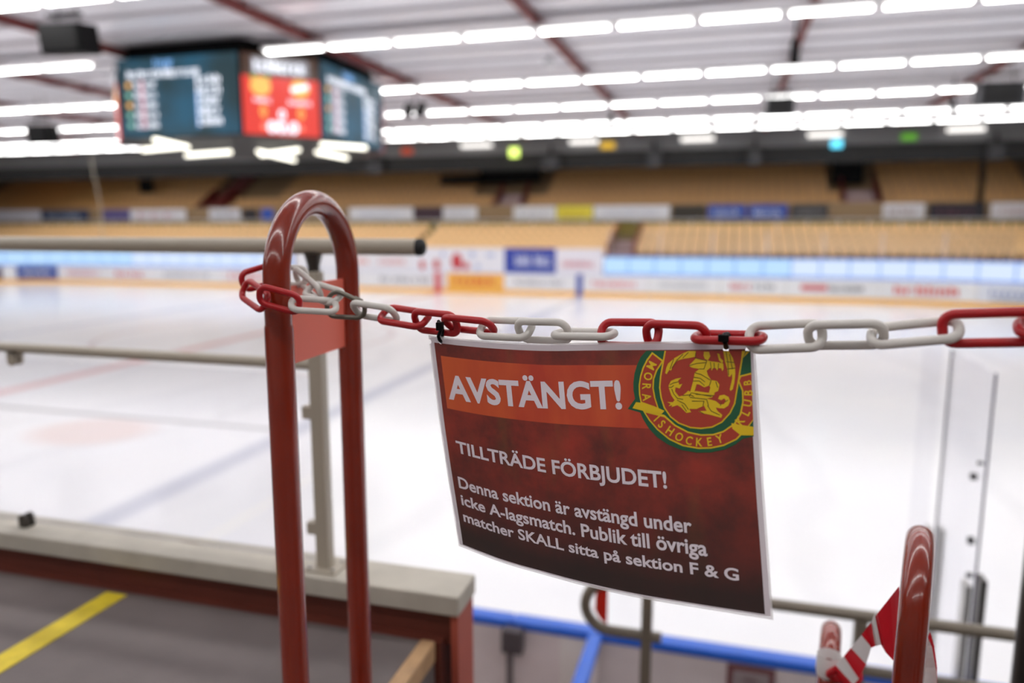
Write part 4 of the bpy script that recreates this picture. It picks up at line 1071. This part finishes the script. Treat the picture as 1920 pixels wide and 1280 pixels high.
lines = [[(600, 190), (560, 300)], [(640, 195), (580, 290)], [(700, 140), (640, 200)], [(760, 120), (700, 180)], [(840, 130), (835, 180), (960, 210)], [(765, 265), (850, 240), (950, 230)], [(960, 215), (930, 300), (880, 300)],
         [(830, 340), (900, 360), (1000, 420)], [(820, 390), (890, 400), (940, 440)], [(810, 430), (880, 430), (935, 480)], [(1010, 420), (990, 480)], [(1060, 440), (1080, 500)], [(1000, 225), (1010, 300)], [(1040, 235), (1045, 300)], [(1090, 240), (1085, 290)],
         [(1170, 110), (1190, 220), (1200, 370)], [(1210, 140), (1240, 300)], [(1175, 220), (1260, 230)], [(1185, 300), (1270, 290)], [(560, 470), (600, 450), (650, 440)], [(580, 520), (600, 570), (640, 620), (700, 630)], [(700, 590), (780, 580), (820, 600)],
         [(800, 560), (1010, 600)], [(840, 575), (1030, 590)], [(780, 610), (960, 630), (980, 700)], [(800, 650), (930, 650), (920, 700)], [(640, 640), (720, 680), (760, 740)], [(690, 690), (740, 760)], [(970, 700), (1010, 760), (1100, 800)], [(1120, 660), (1110, 700)], [(1190, 640), (1160, 660)],
         [(790, 560), (770, 600)], [(880, 760), (930, 790)], [(545, 500), (575, 500), (600, 480)]]
stroke(lines, 7, .0021, 'figure_outline', INK_D, em)
def arc_letters(word):
    for chh, x, y, ang, hgt in word:
        vs, fs = text_tris(chh, .02); x0 = min(v.x for v in vs); x1 = max(v.x for v in vs); y0 = min(v.y for v in vs); y1 = max(v.y for v in vs)
        sc = hgt/(y1-y0); a = math.radians(ang); mb = MB(); out = []
        for v in vs:
            dx, dy = (v.x-(x0+x1)/2)*sc*.85, -(v.y-(y0+y1)/2)*sc
            X_, Y_ = x+dx*math.cos(a)-dy*math.sin(a), y+dx*math.sin(a)+dy*math.cos(a)
            out.append(S(*inv(*EX(X_, Y_)), .0018))
        mb.add(out, fs).build('emblem_letter', INK_Y, em)
arc_letters([('M', 358, 262, 118, 95), ('O', 322, 380, 104, 95), ('R', 304, 492, 94, 95), ('A', 306, 605, 82, 95),
             ('I', 418, 838, 48, 95), ('S', 470, 900, 43, 95), ('H', 560, 975, 34, 95), ('O', 660, 1040, 24, 95), ('C', 768, 1080, 14, 95), ('K', 880, 1098, 3, 95), ('E', 990, 1092, -8, 95), ('Y', 1100, 1062, -18, 95),
             ('K', 1325, 862, -50, 95), ('L', 1385, 775, -64, 95), ('U', 1408, 672, -80, 95), ('B', 1415, 560, -88, 95), ('B', 1405, 450, -96, 85)])
# cable ties
e = empty('cable_tie', atD(827, 620, .99), 'twisted black cable tie at the upper left corner of the notice', 'cable tie', 'cable ties holding the notice')
MB().tube([atD(x, y, d) for x, y, d in ((822, 602, .995), (826, 608, .988), (829, 614, .984), (825, 622, .984), (822, 630, .986), (824, 637, .990), (828, 641, .999), (829, 632, 1.012), (830, 618, 1.014), (828, 608, 1.004))], .0024, 8).build('strap', BLACK, e)
MB().box(atD(823, 614, .982)-Vector((.004, .002, .004)), atD(830, 606, .986)+Vector((.001, .003, .002)), bev=.001).build('head', BLACK, e)
e = empty('cable_tie', atD(1360, 640, .82), 'black cable tie at the upper right corner of the notice', 'cable tie', 'cable ties holding the notice')
MB().tube([atD(x, y, d) for x, y, d in ((1356, 641, .796), (1355, 632, .797), (1359, 627, .806), (1364, 626, .822), (1367, 630, .836), (1366, 642, .838), (1363, 650, .830), (1361, 651, .818), (1361, 647, .804), (1359, 640, .797))], .0027, 8).build('strap', BLACK, e)
c_ = atD(1357, 634, .795)
MB().box(c_-Vector((.0060, .002, .0040)), c_+Vector((.0055, .003, .0040)), bev=.001).build('head', BLACK, e)

# ================================================================ RINK SIDE, RIGHT OF THE PLATFORM
zt_ = 1.10
def near_board(xa, xb, lb):
    e = empty('rink_board', ((xa+xb)/2, YN, .12), lb, 'rink board', 'near rink boards')
    box_obj('panel', (xa+.004, YN-.03, .12), (xb-.004, YN+.05, zt_-.055), BOARD_BACK, e)
    box_obj('cap_rail', (xa+.002, YN-.045, zt_-.055), (xb-.002, YN+.06, zt_), BLUE_CAP, e, bev=.012)
    box_obj('ice_face', (xa+.004, YN+.05, .0), (xb-.004, YN+.065, zt_-.055), BOARD_WHITE, e)
    return e
xg = atY(962, 1160, YN).x
nb1 = near_board(-5.0, xg, 'grey near rink board with a blue cap, left of the latch rod')
nb2 = near_board(xg, -.64, 'grey near gate board with a blue cap, between latch rod and side board')
nb3 = near_board(-.64, .98, 'grey near rink board with a blue cap, carrying a maroon-framed notice')
nb4 = near_board(.98, 3.0, 'grey near rink board with a blue cap, behind the clear panes')
p, q = atY(1050, 1250, YN-.035), atY(1108, 1250, YN-.035)
box_obj('light_panel', (p.x, YN-.036, .12), (q.x-.02, YN-.031, zt_-.06), BOARD_LIGHT, nb2)
# side board coming towards the steps
e = empty('side_board', (-.65, 3.7, .12), 'short side board with a bright blue cap running towards the steps', 'rink board')
box_obj('panel', (-.675, 3.30, .12), (-.625, 4.03, zt_-.055), BOARD_BACK, e)
box_obj('cap_rail', (-.69, 3.28, zt_-.055), (-.61, 4.034, zt_), BLUE_CAP, e, bev=.012)
# latch rod
e = empty('latch_rod', (xg, YN-.05, .12), 'dark vertical latch rod with a square lock box on the grey boards', 'latch')
p, q = atY(944, 1215, YN-.06), atY(983, 1178, YN-.06)
RODM = col((92, 84, 86))
MB().tube([(xg, YN-.072, .125), (xg, YN-.072, zt_-.06)], .02, 10).build('rod', RODM, e)
box_obj('lock_box', (p.x, YN-.115, p.z), (q.x, YN-.048, q.z), col((80, 72, 76)), e, bev=.008)
# framed notice on the boards
p, q = atY(1362, 1290, YN-.035), atY(1455, 1236, YN-.035)
e = empty('framed_notice', (p.x, YN-.03, p.z-.3), 'small notice in a maroon frame on the grey rink board', 'notice')
zt3_ = min(atY(1360, 1230, YN-.035).z, zt_-.065)
MB().box((p.x, YN-.042, zt3_-.36), (q.x, YN-.034, zt3_)).build('frame', col((120, 66, 70)), e)
box_obj('sheet', (p.x+.03, YN-.046, zt3_-.33), (q.x-.03, YN-.043, zt3_-.03), col((160, 146, 148)), e)
scribble('lettering', 7, (p.x+.09, YN-.048, zt3_-.09), (1, 0, 0), (0, 0, 1), (q.x-p.x)-.18, .03, col((120, 86, 90)), e)
box_obj('picture', (p.x+.05, YN-.048, zt3_-.30), (q.x-.05, YN-.0465, zt3_-.12), col((136, 126, 128)), e)
# dark bag beside the side board
# grey tube railing below the steps
YT = 2.71; zA, zM = ZC-1.36, ZC-1.557
tr_ = empty('tube_railing', (.1, YT, .12), 'grey-brown tube railing with a rounded end, below the hanging notice', 'railing')
rr_ = (zA-zM)/2; xu = atY(1130, 1140, YT).x + .03; xs_ = atY(1240, 1195, YT).x
TUBEM = mat('railing_brown_grey', (128, 118, 104), rough=.45)
path = [(2.6, YT, zA), (1.0, YT, zA), (xu, YT, zA)] + [(xu-rr_*math.sin(PI*k/14), YT, (zA+zM)/2+rr_*math.cos(PI*k/14)) for k in range(1, 14)] + [(xu, YT, zM), (xs_, YT, zM)]
MB().tube(path, .021, 16).build('bent_rail', TUBEM, tr_)
xp1 = atY(1212, 1200, YT).x; xp2 = atY(1613, 1180, YT).x
for x in (xp1, xp2): MB().box((x-.02, YT-.02, .12), (x+.02, YT+.02, zA-.015)).build('post', TUBEM, tr_)
MB().tube([(xp2, YT, zM-.01), (2.6, YT, zM-.01)], .019, 14).build('lower_rail', TUBEM, tr_)
xr_ = atY(1139, 1140, YT).x
hp_ = [(xu-(rr_-.022)*math.sin(t), YT-.003, (zA+zM)/2+(rr_-.022)*math.cos(t)) for t in [PI*k/12 for k in range(3, 13)]]
tag(MB().slab([(xr_, YT-.003, zA-.02)] + hp_[0:0] + [(xr_-.045, YT-.003, zA-.02), (xr_-.05, YT-.003, zM+.08), (xr_-.03, YT-.003, zM+.045), (xr_, YT-.003, zM+.025)], (0, .006, 0)).build('red_flag_plate', mat('bright_red', (226, 44, 28), rough=.4), tr_), 'bright red plate inside the rounded end')
# clear panes at the corner of the boards
XG, YG, zg, zpost = 1.083, 3.45, ZC-.596, ZC-1.52
e = empty('glass_partition', (XG, 3.8, zt_), 'tall clear partition pane with bolts, standing beside the far end of the steps', 'glass pane')
pn = box_obj('pane', (XG-.006, YG, .3), (XG+.006, YN, zg), GLASS_R, e)
box_obj('near_edge', (XG-.0045, YG-.004, .3), (XG+.0045, YG, zg), GLASS_E, e)
box_obj('far_edge', (XG-.0045, YN, .3), (XG+.0045, YN+.006, zg), GLASS_E, e)
bo = MB()
for (px_, py_, rr) in ((1825, 893, .016), (1820, 1013, .018), (1817, 1078, .012), (1838, 868, .008)):
    r_ = ray(px_, py_); q = EYE + r_*(XG/r_.x)
    MB().tube([(XG-.010, q.y, q.z), (XG+.010, q.y, q.z)], rr, 12).build('bolt', BLACK, e)
for dx in (-.035, .022):
    box_obj('channel_post', (XG+dx-.004, YG-.03, .12), (XG+dx+.018, YG+.05, zpost+(.0 if dx < 0 else .03)), ALU if dx < 0 else ALU_DARK, e, bev=.003)
    box_obj('channel_post', (XG+dx-.004, YN-.02, zt_), (XG+dx+.014, YN+.05, zpost), ALU, e, bev=.003)
e = empty('glass_return', (1.02, YN, zt_), 'narrow clear pane along the boards, left of the tall partition pane', 'glass pane')
box_obj('pane', (.955, YN, zt_), (XG-.04, YN+.01, zg), GLASS_R, e)
# dark support post at the right edge
p = atD(1925, 1170, 2.1)
e = empty('support_post', (p.x, p.y, .12), 'dark steel post cut by the right edge of the picture', 'post')
MB().tube([(p.x, p.y, .12), (p.x, p.y, ZC-.45)], .024, 16).build('tube', ALU_DARK, e)
MB().tube([(p.x, p.y, .12), (p.x, p.y, .13)], .07, 16).build('base_plate', ALU_DARK, e)

# ================================================================ CAMERA AND LOOK
cam = bpy.data.cameras.new('camera'); co = bpy.data.objects.new('camera', cam); C.objects.link(co)
cam.sensor_width = 36; cam.lens = F/1920*36; cam.clip_start = .05; cam.clip_end = 300
M = Matrix((RGT, UPV, -FWD)).transposed().to_4x4(); M.translation = EYE; co.matrix_world = M
cam.dof.use_dof = True; cam.dof.focus_distance = .93; cam.dof.aperture_fstop = 2.0
SC.camera = co
w = bpy.data.worlds.new('world'); SC.world = w; w.use_nodes = True
w.node_tree.nodes['Background'].inputs['Color'].default_value = (.8, .85, 1, 1); w.node_tree.nodes['Background'].inputs['Strength'].default_value = .0
SC.view_settings.view_transform = 'Standard'; SC.view_settings.look = 'None'; SC.view_settings.gamma = 1; SC.view_settings.exposure = 0.72
SC.view_settings.use_curve_mapping = False
SC.cycles.use_denoising = True
SC.cycles.max_bounces = 7; SC.cycles.adaptive_threshold = .02; SC.cycles.transparent_max_bounces = 16
